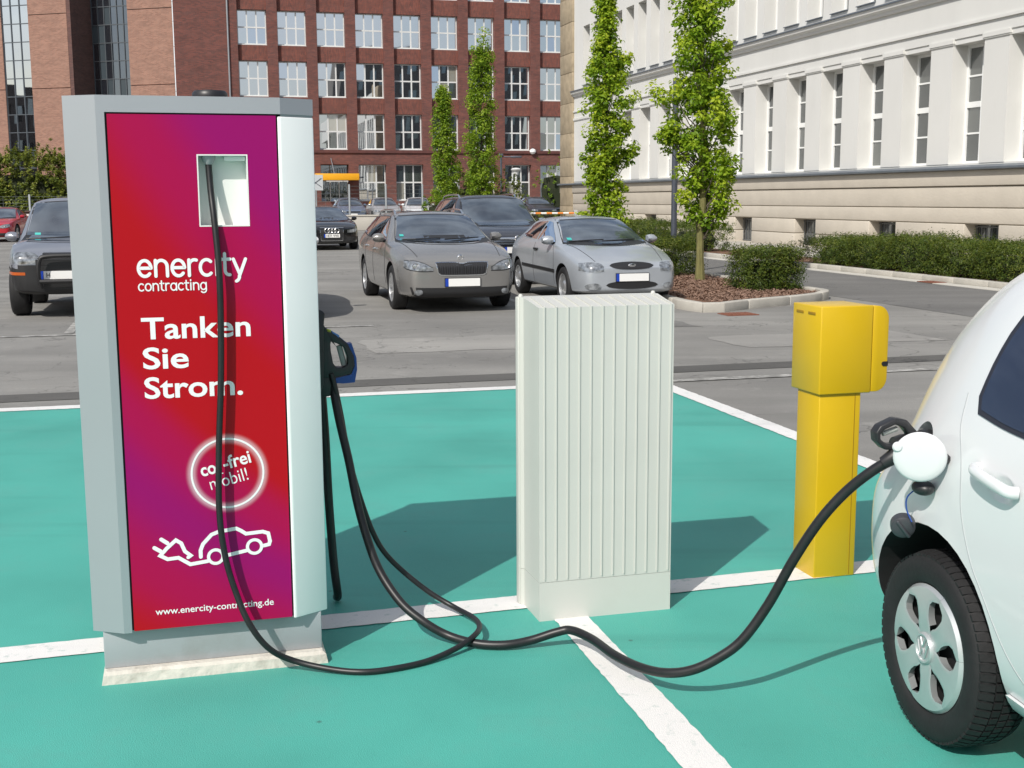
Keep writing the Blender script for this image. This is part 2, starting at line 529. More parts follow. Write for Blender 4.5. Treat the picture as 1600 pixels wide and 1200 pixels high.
def poly_sheet(name, pts, z, mat):
    mb = MB()
    mb.add([(p[0], p[1], z) for p in pts], [tuple(range(len(pts)))])
    o = build(mb, name, MATS[mat], fix=False)
    if o.data.polygons[0].normal.z < 0:
        o.data.flip_normals()
    o['kind'] = 'structure'
    return o
def uvpoly(name, pts, z, mat):
    return poly_sheet(name, [W(a, b) for a, b in pts], z, mat)
uvpoly('ground', [(-400, -400), (500, -400), (500, 600), (-400, 600)], 0.0, 'asphalt')
uvpoly('green_parking_bay', [(-12, -6), (3.93, -6), (3.93, 9.9), (-12, 10.1)], 0.004, 'green_paint')
random.seed(4)
def strip(name, p0, p1, w, z, mat, jit=.0026, step=.03):
    """painted line with a slightly ragged edge, ends in grid coordinates"""
    a = W(*p0); b = W(*p1)
    d = (b - a); L = d.length; d.normalize()
    nn = Vector((-d.y, d.x, 0))
    k = max(2, int(L / step))
    vs = []
    for i in range(k + 1):
        p = a + d * (L * i / k)
        for s in (1, -1):
            q = p + nn * s * (w / 2 + random.uniform(-jit, jit))
            vs.append((q.x, q.y, z))
    fs = [(2 * i, 2 * i + 1, 2 * i + 3, 2 * i + 2) for i in range(k)]
    mb = MB(); mb.add(vs, fs)
    o = build(mb, name, MATS[mat], fix=False)
    if o.data.polygons[0].normal.z < 0: o.data.flip_normals()
    o['kind'] = 'structure'
    return o
strip('line_marking', (-4.5, 4.36), (3.86, 4.565), .155, .008, 'line_white')
strip('line_marking', (1.375, 4.34), (1.335, -1.0), .135, .008, 'line_white')
strip('line_marking', (-12, 10.13), (3.85, 9.86), .16, .008, 'line_white', jit=.004)
strip('line_marking', (3.93, 9.94), (3.93, -5), .15, .009, 'line_white', jit=.004)
strip('line_marking', (4.05, 9.86), (12.5, 9.8), .13, .008, 'line_worn')
uvpoly('gutter', [(-40, 10.42), (30, 10.30), (30, 10.66), (-40, 10.86)], .004, 'asphalt_dark')
for u in (-11.4, -8.9, -6.4, -3.9, -1.4, 1.15, 5.0):
    strip('line_marking', (u, 15.6), (u, 21.2), .11, .005, 'line_worn', step=.2)
strip('line_marking', (-16, 15.5), (2.3, 15.4), .11, .007, 'line_worn', step=.2)
strip('line_marking', (-16, 27.5), (6.8, 27.2), .12, .005, 'line_worn', step=.25)
strip('line_marking', (-30, 44.5), (6.0, 44.0), .12, .005, 'line_worn', step=.4)
for u in (-18, -15.4, -12.8, -10.2):
    strip('line_marking', (u, 27.8), (u + .4, 33), .11, .008, 'line_worn', step=.3)
# repair patches in the car park surface
random.seed(17)
asphalt('asphalt_patch_light', (.27, .262, .245), (.34, .33, .305))
asphalt('asphalt_patch_dark', (.145, .142, .134), (.20, .195, .183))
for (u, v, du, dv, mt_) in ((3.2, 13.2, 2.6, 1.3, 'light'), (7.0, 12.4, 2.4, 1.1, 'light'), (-3.5, 12.9, 3.0, .9, 'dark'), (5.3, 14.4, 1.8, .7, 'dark'), (10.2, 11.9, 1.6, 1.2, 'dark'), (.3, 14.1, 1.4, .8, 'light'), (8.6, 8.3, 1.7, 1.0, 'light')):
    pts_ = []
    for (a, b) in [(t, -1) for t in (-1, -.6, -.2, .2, .6)] + [(1, t) for t in (-1, -.4, .2, .7)] + [(t, 1) for t in (1, .6, .2, -.2, -.6)] + [(-1, t) for t in (1, .5, 0, -.5)]:
        pts_.append((u + a * du / 2 + random.uniform(-.07, .07), v + b * dv / 2 + random.uniform(-.06, .06)))
    uvpoly('asphalt_patch', pts_, .0035, 'asphalt_patch_' + mt_)
# access road between the planting bed and the long hedge
uvpoly('road', [(10.15, -30), (13.35, -30), (13.55, 70), (10.15, 70)], .004, 'asphalt_road')
uvpoly('pavement', [(15.6, 8), (19.3, 8), (19.3, 62), (15.6, 62)], .02, 'asphalt')
bpy.data.objects['pavement'].data.materials[0] = M('pavement_slab', (.40, .38, .34), .85, var=.12, vs=1.2, bump=.3)

# ------------------------------------------------------------------ charging station
KX = Vector((-1.369, 3.846, 0))
st = thing('charging_station', 'tall grey charging station with red and purple advertising front', 'charging station', KX, AG)
M('station_grey', (.43, .437, .465), .38, .55, var=.05, vs=1.5)
M('station_white', (.88, .89, .885), .45, .0, var=.03, vs=2)
M('station_plinth', (.36, .38, .40), .45, .2, var=.06, vs=2.5, dirt=.25)
M('station_concrete', (.58, .55, .49), .9, var=.12, vs=7, bump=.5, bs=40, dirt=.5, dirtcol=(.22, .19, .15))
M('black_gap', (.012, .012, .014), .6)
M('black_plastic', (.018, .018, .02), .42, var=.2, vs=12)
M('black_rubber', (.011, .011, .012), .42, var=.25, vs=30)
M('print_white', (.80, .80, .81), .5)
M('niche_white', (.74, .75, .72), .45, var=.04, vs=4)
M('grommet_grey', (.30, .31, .32), .5)

# concrete slab, slightly chipped
mb = MB()
random.seed(8)
n_ = 16
top, bot = [], []
ring = []
for i in range(n_): ring.append((0.75 * i / n_, 0))
for i in range(6): ring.append((0.75, .56 * i / 6))
for i in range(n_): ring.append((0.75 - 0.75 * i / n_, .56))
for i in range(6): ring.append((0, .56 - .56 * i / 6))
N = len(ring)
vs = []
for (x, y) in ring:
    j = random.uniform(-.004, .004)
    vs.append((x + j * .3, y + (random.uniform(-.0015, .0015) if y == 0 else 0), 0))
for (x, y) in ring:
    vs.append((min(max(x, .006), .744), min(max(y, .006), .554) + random.uniform(-.001, .001), .036 + random.uniform(-.0015, .0015)))
for (x, y) in ring:
    vs.append((min(max(x, .016), .734), min(max(y, .016), .544), .045))
fs = []
for r_ in range(2):
    fs += [(r_ * N + i, r_ * N + (i + 1) % N, (r_ + 1) * N + (i + 1) % N, (r_ + 1) * N + i) for i in range(N)]
fs.append(tuple(2 * N + i for i in range(N)))
mb.add(vs, fs)
build(mb, 'concrete_slab', MATS['station_concrete'], st)
mb = MB(); mb.box(.010, .735, .045, .5, .045, .1775)
build(mb, 'plinth', MATS['station_plinth'], st, bevel=.003)
# trapezoid body in plan, flat front .08-.647, splayed cheeks, straight flanks
ZB, ZT = .178, 1.925
plan = [(.08, 0), (.647, 0), (.758, .06), (.758, .62), (-.021, .62), (-.021, .06)]
def cheek(mb, poly, zt):
    # bottom edge drops towards the back of the splayed side
    n = len(poly)
    vs = [(p[0], p[1], ZB) for p in poly] + [(p[0], p[1], zt) for p in poly]
    mb.add(vs, [tuple(range(n - 1, -1, -1)), tuple(range(n, 2 * n))] + [(i, (i + 1) % n, n + (i + 1) % n, n + i) for i in range(n)])
# shell without front (front made of frame pieces so that panel and niche are real recesses)
mb = MB()
mb.prism([(.10, .135), (.625, .135), (.752, .14), (.752, .618), (-.015, .618), (-.015, .14)], ZB + .002, ZT - .004)
build(mb, 'body', MATS['station_grey'], st)
mb = MB()
cheek(mb, [(.106, 0), (.106, .13), (-.021, .16), (-.021, .06), (.08, 0)], ZT - .052)
build(mb, 'left_cheek', MATS['station_grey'], st)
mb = MB()
cheek(mb, [(.647, 0), (.758, .06), (.758, .16), (.638, .13), (.638, 0)], ZT - .060)
build(mb, 'right_cheek', MATS['station_white'], st, bevel=.003)
mb = MB()
mb.prism(plan, ZT - .052, ZT)
build(mb, 'top_cap', MATS['station_grey'], st)
mb = MB(); mb.prism([(.648, .004), (.756, .062), (.756, .15), (.638, .135)], ZT - .060, ZT - .052)
build(mb, 'cap_joint', M('joint_grey', (.30, .32, .34), .5), st)
mb = MB(); mb.box(.106, .638, .014, .13, ZB + .004, ZT - .053)
# niche opening cut: build as four blocks
mb = MB()
nx0, nx1, nz0, nz1 = .3795, .5385, 1.515, 1.7445
for (a, b, c, d) in ((.106, nx0, ZB + .004, ZT - .053), (nx1, .638, ZB + .004, ZT - .053), (nx0, nx1, ZB + .004, nz0), (nx0, nx1, nz1, ZT - .053)):
    mb.box(a, b, .014, .13, c, d)
build(mb, 'panel_backing', MATS['black_gap'], st)
# printed front panel with its hole
def panel_mat():
    mt, n, l = new_mat('printed_panel')
    b = n['Principled BSDF']
    t = n.new('ShaderNodeTexCoord')
    sp = n.new('ShaderNodeSeparateXYZ'); l.new(t.outputs['Object'], sp.inputs[0])
    def mth(op, a, b_=None):
        x = n.new('ShaderNodeMath'); x.operation = op
        for i, s in enumerate((a, b_)):
            if s is None: continue
            if isinstance(s, (int, float)): x.inputs[i].default_value = s
            else: l.new(s, x.inputs[i])
        return x.outputs[0]
    px = mth('DIVIDE', mth('SUBTRACT', sp.outputs['X'], .11), .524)
    pz = mth('DIVIDE', mth('SUBTRACT', 1.873, sp.outputs['Z']), 1.695)
    phi = mth('SUBTRACT', pz, mth('MULTIPLY', px, mth('SUBTRACT', .55, mth('MULTIPLY', pz, .35))))
    ph = mth('DIVIDE', mth('ADD', phi, .6), 1.70)
    rp = n.new('ShaderNodeValToRGB')
    cr = rp.color_ramp
    pur = (.275, .003, .118, 1); red = (.40, .004, .010, 1); mag = (.355, .003, .062, 1)
    cr.elements[0].position = 0.17; cr.elements[0].color = pur
    cr.elements[1].position = .45; cr.elements[1].color = red
    for p, c in ((.31, mag), (.60, red), (.67, mag), (.755, pur), (.85, mag), (.94, red)):
        e = cr.elements.new(p); e.color = c
    cr.interpolation = 'EASE'
    l.new(ph, rp.inputs[0])
    # soft printed halo round the ring
    dx = mth('SUBTRACT', sp.outputs['X'], .436); dz = mth('SUBTRACT', sp.outputs['Z'], .700)
    d = mth('SQRT', mth('ADD', mth('MULTIPLY', dx, dx), mth('MULTIPLY', dz, dz)))
    off = mth('ABSOLUTE', mth('SUBTRACT', d, .1165))
    gl = n.new('ShaderNodeMapRange'); gl.interpolation_type = 'SMOOTHERSTEP'
    gl.inputs['From Min'].default_value = .0; gl.inputs['From Max'].default_value = .024; gl.inputs['To Min'].default_value = .42; gl.inputs['To Max'].default_value = 0
    l.new(off, gl.inputs['Value'])
    mx = n.new('ShaderNodeMix'); mx.data_type = 'RGBA'; mx.inputs['B'].default_value = (.8, .72, .76, 1)
    l.new(gl.outputs[0], mx.inputs['Factor']); l.new(rp.outputs[0], mx.inputs['A'])
    l.new(mx.outputs['Result'], b.inputs['Base Color'])
    b.inputs['Roughness'].default_value = .30
    b.inputs['Specular IOR Level'].default_value = .2
    MATS['printed_panel'] = mt
panel_mat()
mb = MB()
px0, px1, pz0, pz1 = .1125, .6325, .182, 1.868
xs = [px0, nx0, nx1, px1]; zs = [pz0, nz0, nz1, pz1]
for yy in (.004, .013):
    mb.add([(x, yy, z) for z in zs for x in xs], [(r_ * 4 + c, r_ * 4 + c + 1, (r_ + 1) * 4 + c + 1, (r_ + 1) * 4 + c) for r_ in range(3) for c in range(3) if not (r_ == 1 and c == 1)])
for a, b in (((px0, pz0), (px1, pz0)), ((px1, pz0), (px1, pz1)), ((px1, pz1), (px0, pz1)), ((px0, pz1), (px0, pz0))):
    mb.add([(a[0], .004, a[1]), (b[0], .004, b[1]), (b[0], .013, b[1]), (a[0], .013, a[1])], [(0, 1, 2, 3)])
panel = build(mb, 'front_panel', MATS['printed_panel'], st, fix=False)
panel['label'] = 'red to purple printed front panel'
# niche lining: five plates, open to the front
mb = MB()
D = .062
mb.box(nx0, nx1, D, D + .006, nz0, nz1)
mb.box(nx0 - .0, nx0 + .004, .0035, D, nz0, nz1)
mb.box(nx1 - .004, nx1, .0035, D, nz0, nz1)
mb.box(nx0 + .004, nx1 - .004, .0035, D, nz0, nz0 + .004)
mb.box(nx0 + .004, nx1 - .004, .0035, D, nz1 - .004, nz1)
build(mb, 'socket_niche', MATS['niche_white'], st)
mb = MB(); mb.box(nx0 + .086, nx1 - .006, .016, .060, nz1 - .020, nz1 - .0045)
build(mb, 'niche_ledge', MATS['niche_white'], st, bevel=.002)
mb = MB(); mb.lathe([(0, 0), (.023, 0), (.023, -.008), (.0125, -.027), (.0, -.027)], 20, 'z', (.4165, .034, nz1 - .0045))
build(mb, 'cable_grommet', MATS['grommet_grey'], st, smooth=True)
mb = MB(); mb.lathe([(0, 0), (.056, 0), (.058, .006), (.056, .020), (.050, .027), (0, .029)], 28, 'z', (.432, .12, ZT))
build(mb, 'roof_beacon', MATS['black_plastic'], st, smooth=True)
# print
W_ = MATS['print_white']
YP = .0032
build(lettering('enercity', .181, 1.359, .0505, .205, YP, width=.342, gap=.10), 'lettering', W_, panel, fix=False)
build(lettering('contracting', .181, 1.313, .0225, .19, YP, width=.214, gap=.10), 'lettering', W_, panel, fix=False)
build(type_line('Tanken', .184, 1.156, .344, .070, YP, .018), 'lettering', W_, panel, fix=False)
build(type_line('Sie', .184, 1.059, .143, .070, YP, .018), 'lettering', W_, panel, fix=False)
build(type_line('Strom.', .184, .962, .312, .070, YP, .018), 'lettering', W_, panel, fix=False)
ro = R(13)
build(type_line('co', .353, .692, .050, .044, YP, .022, rot=ro), 'lettering', W_, panel, fix=False)
build(type_line('2', .411, .697, .011, .020, YP, .012, rot=ro), 'lettering', W_, panel, fix=False)
build(type_line('-frei', .4265, .7115, .091, .044, YP, .018, rot=ro), 'lettering', W_, panel, fix=False)
build(type_line('mobil!', .381, .646, .126, .042, YP, -.004, rot=ro), 'lettering', W_, panel, fix=False)
build(type_line('www.enercity-contracting.de', .183, .231, .388, .0225, YP, .010), 'lettering', W_, panel, fix=False)
mb = MB(); ribbon(mb, [(.436 + .1165 * math.cos(2 * PI * i / 64), .700 + .1165 * math.sin(2 * PI * i / 64)) for i in range(65)], .0065, YP)
build(mb, 'printed_ring', W_, panel, fix=False)
# plug and car pictogram
mb = MB()
def PX(zx, zy):        # drawing grid of the pictogram
    return (.184 + (zx - 448) * .000722 - .0, .4885 + (200 - zy) * .000748 + (zx - 448) * .000080)
w_ = .0125
car_line = [(660, 315), (660, 285), (672, 258), (712, 222), (745, 214), (825, 214), (846, 228), (868, 246), (945, 250), (970, 262), (977, 300), (972, 314), (945, 316)]
ribbon(mb, [PX(*p) for p in car_line], w_, YP)
ribbon(mb, [PX(*p) for p in [(868, 324), (772, 330)]], w_, YP - .0003)
ribbon(mb, [PX(*p) for p in [(690, 340), (612, 340), (560, 300), (512, 298), (480, 276), (510, 248), (552, 218), (575, 236), (590, 276), (615, 300), (604, 306)]], w_, YP - .0006)
for (a, b) in (((488, 203), (514, 225)), ((456, 236), (482, 256))):
    ribbon(mb, [PX(*a), PX(*b)], w_ * 1.05, YP - .0003)
for (cx, cy) in ((727, 326), (905, 312)):
    c = PX(cx, cy)
    ribbon(mb, [(c[0] + .0235 * math.cos(2 * PI * i / 32), c[1] + .0235 * math.sin(2 * PI * i / 32)) for i in range(33)], .0105, YP - .0009)
build(mb, 'printed_pictogram', W_, panel, fix=False)
# connector holder on the right flank
M('blue_plastic', (.010, .055, .27), .35, var=.1, vs=20)
M('sticker_yellow', (.62, .60, .05), .5)
M('sticker_blue', (.10, .22, .55), .5)
mb = MB()
mb.prism([(.755, 1.22), (.803, 1.20), (.812, 1.19), (.806, 1.14), (.802, 1.0), (.80, .93), (.79, .90), (.755, .90)], .36, .50, 'y')
build(mb, 'connector_holder', MATS['black_plastic'], st, bevel=.004)

# hanging connector: grip ring with blue shell
cn = thing('charging_connector', 'black and blue charging connector with looped handle hung on the station side', 'connector', KX, AG)
def ring_plate(mb, outer, inner, y0, y1):
    """prism of an outline with a hole, both given as equal length (x,z) loops"""
    n = len(outer)
    vs = [(p[0], y0, p[1]) for p in outer] + [(p[0], y0, p[1]) for p in inner] + [(p[0], y1, p[1]) for p in outer] + [(p[0], y1, p[1]) for p in inner]
    fs = []
    for i in range(n):
        j = (i + 1) % n
        fs += [(i, j, n + j, n + i), (2 * n + i, 3 * n + i, 3 * n + j, 2 * n + j), (i, 2 * n + i, 2 * n + j, j), (n + i, n + j, 3 * n + j, 3 * n + i)]
    mb.add(vs, fs)
def loopres(pts, n):
    P = [Vector(p) for p in pts]
    L = [(P[i] - P[(i + 1) % len(P)]).length for i in range(len(P))]
    tot = sum(L); out = []
    for k in range(n):
        d = tot * k / n; i = 0
        while d > L[i] and i < len(L) - 1:
            d -= L[i]; i += 1
        out.append(tuple(P[i].lerp(P[(i + 1) % len(P)], d / L[i])))
    return out
def pxk(px, py):      # photo grid of the connector drawing -> local metres (plane y=.45)
    return (.788 + (px - 100) / 1600 * 320 * .00243, 1.205 - (py - 150) / 1200 * 240 * .00243)
o_ = [(104, 185), (150, 290), (240, 350), (330, 430), (372, 520), (375, 600), (350, 660), (235, 680), (120, 690), (104, 600), (102, 400)]
i_ = [(205, 400), (215, 410), (250, 425), (300, 455), (325, 530), (325, 590), (290, 612), (240, 608), (215, 575), (200, 480), (198, 430)]
mb = MB(); ring_plate(mb, [pxk(*p) for p in o_], [pxk(*p) for p in i_], .42, .475)
build(mb, 'handle', MATS['black_plastic'], cn, bevel=.003)
mb = MB(); mb.tube([(*pxk(268, 445)[:1], .447, pxk(268, 445)[1]), (pxk(305, 600)[0], .447, pxk(305, 600)[1])], .011, 10)
build(mb, 'grip', M('grip_grey', (.35, .36, .34), .6), cn)
mb = MB()
shell = [(150, 290), (245, 352), (335, 430), (360, 425), (395, 540), (398, 630), (378, 730), (290, 735), (232, 730), (234, 690), (352, 668), (382, 600), (374, 520), (332, 440), (240, 362)]
mb.prism([pxk(*p) for p in shell], .425, .47, 'y')
build(mb, 'shell', MATS['blue_plastic'], cn)
mb = MB(); mb.prism([pxk(*p) for p in ((172, 308), (205, 318), (203, 338), (178, 330))], .420, .424, 'y')
build(mb, 'sticker', MATS['sticker_yellow'], cn)
mb = MB(); mb.prism([pxk(*p) for p in ((210, 325), (268, 362), (262, 385), (215, 350))], .420, .424, 'y')
build(mb, 'sticker', MATS['sticker_blue'], cn)
mb = MB(); mb.prism([pxk(*p) for p in ((100, 640), (230, 690), (215, 740), (205, 800), (185, 830), (128, 835), (105, 800))], .425, .475, 'y')
build(mb, 'cable_collar', MATS['black_plastic'], cn, bevel=.004)

# ------------------------------------------------------------------ cables
def cable(name, label, pts, r, collars=()):
    mb = MB(); mb.tube(spline(pts, 10), r, 14)
    o = build(mb, name, MATS['black_rubber'], smooth=True)
    return tag(o, label, 'cable')
cable('charging_cable', 'thin black cable leaving the white niche and looping back along the ground to the station',
  [(-0.9765, 3.987, 1.745), (-0.975, 3.985, 1.70), (-0.968, 3.972, 1.625), (-0.955, 3.948, 1.534), (-0.942, 3.929, 1.381), (-0.943, 3.929, 1.215), (-0.951, 3.927, 1.006), (-0.965, 3.923, 0.793), (-0.971, 3.917, 0.579), (-0.957, 3.915, 0.426), (-0.927, 3.913, 0.305), (-0.882, 3.90, 0.197), (-0.822, 3.915, .105), (-0.745, 3.955, .045), (-0.615, 3.941, 0.020), (-0.504, 3.928, 0.016), (-0.399, 3.96, 0.016), (-0.294, 4.024, 0.017), (-0.197, 4.113, 0.03), (-0.138, 4.183, 0.05), (-0.124, 4.285, 0.046), (-0.152, 4.41, 0.035), (-0.227, 4.519, 0.038), (-0.323, 4.55, 0.087), (-0.426, 4.55, 0.173), (-0.497, 4.54, 0.255), (-0.539, 4.53, 0.34), (-0.576, 4.52, 0.456), (-0.607, 4.5, 0.586), (-0.627, 4.49, 0.699), (-0.64, 4.48, 0.798), (-0.657, 4.475, 0.897), (-0.672, 4.47, .96)], .0105)
cable('charging_cable', 'thick black cable running across the green ground to the plug in the white car',
  [(-0.671, 4.49, 0.921), (-0.645, 4.46, 0.79), (-0.61, 4.44, 0.636), (-0.581, 4.41, 0.496), (-0.544, 4.37, 0.372), (-0.494, 4.33, 0.249), (-0.413, 4.27, 0.147), (-0.329, 4.23, 0.087), (-0.237, 4.213, 0.038), (-0.131, 4.167, 0.024), (-0.028, 4.153, 0.024), (0.064, 4.168, 0.035), (0.156, 4.172, 0.063), (0.208, 4.16, 0.074), (0.276, 4.078, 0.071), (0.342, 3.930, 0.070), (0.417, 3.815, 0.072), (0.492, 3.74, 0.083), (0.569, 3.70, 0.108), (0.646, 3.68, 0.154), (0.722, 3.67, 0.219), (0.799, 3.66, 0.339), (0.866, 3.63, 0.491), (0.934, 3.60, 0.622), (1.002, 3.575, 0.717), (1.066, 3.54, 0.788), (1.122, 3.515, 0.832), (1.165, 3.505, .852)], .0158)
cable('charging_cable', 'short black cable hanging straight down behind the station connector holder',
  [tuple(KX + E1 * .80 + E2 * .46 + Vector((0, 0, .93))), tuple(KX + E1 * .812 + E2 * .475 + Vector((0, 0, .72))), tuple(KX + E1 * .822 + E2 * .50 + Vector((0, 0, .45))), tuple(KX + E1 * .838 + E2 * .54 + Vector((0, 0, .2))), tuple(KX + E1 * .856 + E2 * .59 + Vector((0, 0, .055))), tuple(KX + E1 * .86 + E2 * .66 + Vector((0, 0, .02)))], .0165)

# ------------------------------------------------------------------ ribbed cabinet
CX = Vector((.1, 4.446, 0))
cb = thing('electrical_cabinet', 'light grey ribbed electrical cabinet standing between the station and the yellow post', 'cabinet', CX, AG)
M('cabinet_grey', (.535, .54, .505), .5, var=.035, vs=2.5, dirt=.10, dirtcol=(.42, .40, .34))
cg = MATS['cabinet_grey']
Wc, Hc = .533, 1.203
mb = MB()
prof = [(0, 0), (Wc, 0), (Wc + .004, .03), (Wc + .006, .10), (Wc + .012, .19), (Wc + .012, .235), (-.018, .235), (-.018, .20), (-.006, .19), (-.002, .12), (-.001, .04)]
n = len(prof)
vs = [(p[0], p[1], .157) for p in prof] + [(p[0], p[1], Hc + (.026 * min(1, p[1] / .21) if p[1] > 0 else 0) - .001) for p in prof]
mb.add(vs, [tuple(range(n - 1, -1, -1)), tuple(range(n, 2 * n))] + [(i, (i + 1) % n, n + (i + 1) % n, n + i) for i in range(n)])
build(mb, 'body', cg, cb)
mb = MB()
vs = [(p[0], p[1], .0) for p in prof] + [(p[0], p[1], .1555) for p in prof]
mb.add(vs, [tuple(range(n - 1, -1, -1)), tuple(range(n, 2 * n))] + [(i, (i + 1) % n, n + (i + 1) % n, n + i) for i in range(n)])
build(mb, 'base_panel', cg, cb)
for i in range(12):
    x = .021 + i * (.500 / 11.0)
    mb = MB()
    mb.prism([(-.0042, .166), (-.0042, Hc + .002), (-.002, Hc + .0042), (.19, Hc + .0272), (.19, Hc + .02), (.004, Hc - .004), (.004, .166)], x - .0022, x + .0022, 'x')
    build(mb, 'rib', cg, cb)
for x in (-.008, Wc + .001):
    mb = MB(); mb.lathe([(0, .009), (.006, .008), (.009, .003), (.009, -.02), (0, -.02)], 14, 'z', (x, .222, Hc + .026))
    build(mb, 'corner_knob', cg, cb, smooth=True)
for x0, x1 in ((-.024, -.004), (Wc - .002, Wc + .02)):
    mb = MB(); mb.box(x0, x1, .206, .245, 0.0, Hc + .0235)
    build(mb, 'rear_post', cg, cb, bevel=.004)

# ------------------------------------------------------------------ yellow post
PXV = Vector((1.269, 4.954, 0))
yp = thing('service_post', 'yellow metal service post with boxed head behind the white car', 'post', PXV, AG)
M('yellow_paint', (.60, .385, .006), .38, var=.05, vs=3, dirt=.06, dirtcol=(.35, .25, .05), coat=.15)
ym = MATS['yellow_paint']
mb = MB(); mb.box(0, .1915, 0, .185, 0.004, .80)
build(mb, 'column', ym, yp, bevel=.004)
mb = MB(); mb.box(.1635, .1665, -.0012, .1, .012, .785)
build(mb, 'column_seam', M('yellow_seam', (.30, .17, .004), .6), yp)
mb = MB(); mb.box(-.010, .229, -.012, .228, .792, 1.157)
build(mb, 'head_box', ym, yp, bevel=.005)
for y0 in (.035, .135):
    mb = MB(); mb.box(-.0118, -.008, y0, y0 + .06, 1.118, 1.130)
    build(mb, 'vent_slot', MATS['yellow_seam'], yp, bevel=.001)
mb = MB()
poly = [(.2315, .796), (.255, .796)] + [(.252 + .052 * math.cos(R(a)), .852 + .056 * math.sin(R(a))) for a in range(-80, 1, 10)] + [(.252 + .052 * math.cos(R(a)), 1.098 + .056 * math.sin(R(a))) for a in range(0, 91, 10)] + [(.2315, 1.154)]
mb.prism(poly, -.010, .040, 'y')
build(mb, 'door_edge', ym, yp, bevel=.002)
mb = MB()
mb.prism([(.305, .902), (.286, .902)] + [(.286 + .0095 * math.cos(R(a)), .9115 + .0095 * math.sin(R(a))) for a in range(260, 100, -20)] + [(.286, .921), (.305, .921)], -.013, -.008, 'y')
build(mb, 'key_slot', MATS['black_gap'], yp)
# ------------------------------------------------------------------ cars
def car_glass():
    mt, n, l = new_mat('car_glass')
    n.remove(n['Principled BSDF'])
    t = n.new('ShaderNodeTexCoord'); nz = n.new('ShaderNodeTexNoise'); nz.inputs['Scale'].default_value = 2.2; nz.inputs['Detail'].default_value = 2
    l.new(t.outputs['Object'], nz.inputs['Vector'])
    rp = n.new('ShaderNodeValToRGB'); rp.color_ramp.elements[0].color = (.012, .016, .022, 1); rp.color_ramp.elements[1].color = (.075, .095, .115, 1)
    rp.color_ramp.elements[0].position = .35; rp.color_ramp.elements[1].position = .75
    l.new(nz.outputs['Fac'], rp.inputs[0])
    d = n.new('ShaderNodeBsdfPrincipled'); d.inputs['Roughness'].default_value = .4
    l.new(rp.outputs[0], d.inputs['Base Color'])
    g = n.new('ShaderNodeBsdfGlossy'); g.inputs['Color'].default_value = (.82, .90, 1, 1); g.inputs['Roughness'].default_value = .02
    fr = n.new('ShaderNodeFresnel'); fr.inputs['IOR'].default_value = 1.7
    ad = n.new('ShaderNodeMath'); ad.operation = 'ADD'; ad.inputs[1].default_value = .10; l.new(fr.outputs[0], ad.inputs[0])
    mx = n.new('ShaderNodeMixShader'); l.new(ad.outputs[0], mx.inputs[0]); l.new(d.outputs[0], mx.inputs[1]); l.new(g.outputs[0], mx.inputs[2])
    l.new(mx.outputs[0], n['Material Output'].inputs[0])
    MATS['car_glass'] = mt
car_glass()
mt_ = MATS['car_glass'].copy(); mt_.name = 'side_glass'; MATS['side_glass'] = mt_
for nd in mt_.node_tree.nodes:
    if nd.type == 'VALTORGB': nd.color_ramp.elements[0].color = (.004, .005, .007, 1); nd.color_ramp.elements[1].color = (.03, .035, .04, 1)
    if nd.type == 'MATH': nd.inputs[1].default_value = -.02
    if nd.type == 'FRESNEL': nd.inputs['IOR'].default_value = 1.45
M('tyre', (.010, .010, .011), .75, var=.3, vs=18, bump=.15, bs=80)
M('wheel_silver', (.55, .56, .57), .3, .75)
M('wheel_dark', (.05, .05, .055), .4, .5)
M('arch_black', (.008, .008, .009), .9)
M('trim_black', (.015, .015, .016), .5)
M('chrome', (.75, .76, .77), .12, 1.0)
M('lamp_clear', (.30, .32, .34), .07, .55, ior=1.6, var=.75, vs=16)
M('lamp_orange', (.42, .085, .012), .2)
M('plate_white', (.78, .78, .76), .4)
M('plate_blue', (.01, .05, .38), .4)
M('plate_text', (.02, .02, .02), .5)
M('seam', (.02, .02, .022), .7)
M('sticker_green', (.05, .42, .38), .5)
def paint(name, col, metal=.5, rough=.32):
    return M(name, col, rough, metal, coat=.7, var=.03, vs=2)
def car_section(st):
    y, zb, w, zs, ws, zt, wt = st[:7]
    bl = st[7] if len(st) > 7 else 0.0
    hgt = zs - zb
    return [(0, zb), (w * .80, zb), (w * .955, zb + .10 * hgt), (w * .995, zb + .36 * hgt), (w, zb + .62 * hgt), (w * .985, zb + .86 * hgt), (ws, zs),
            (ws + (wt - ws) * .55 + bl, zs + (zt - zs) * .55), (wt, zt - .10 * (zt - zs) - .012), (wt * .72, zt - .008), (0, zt)]
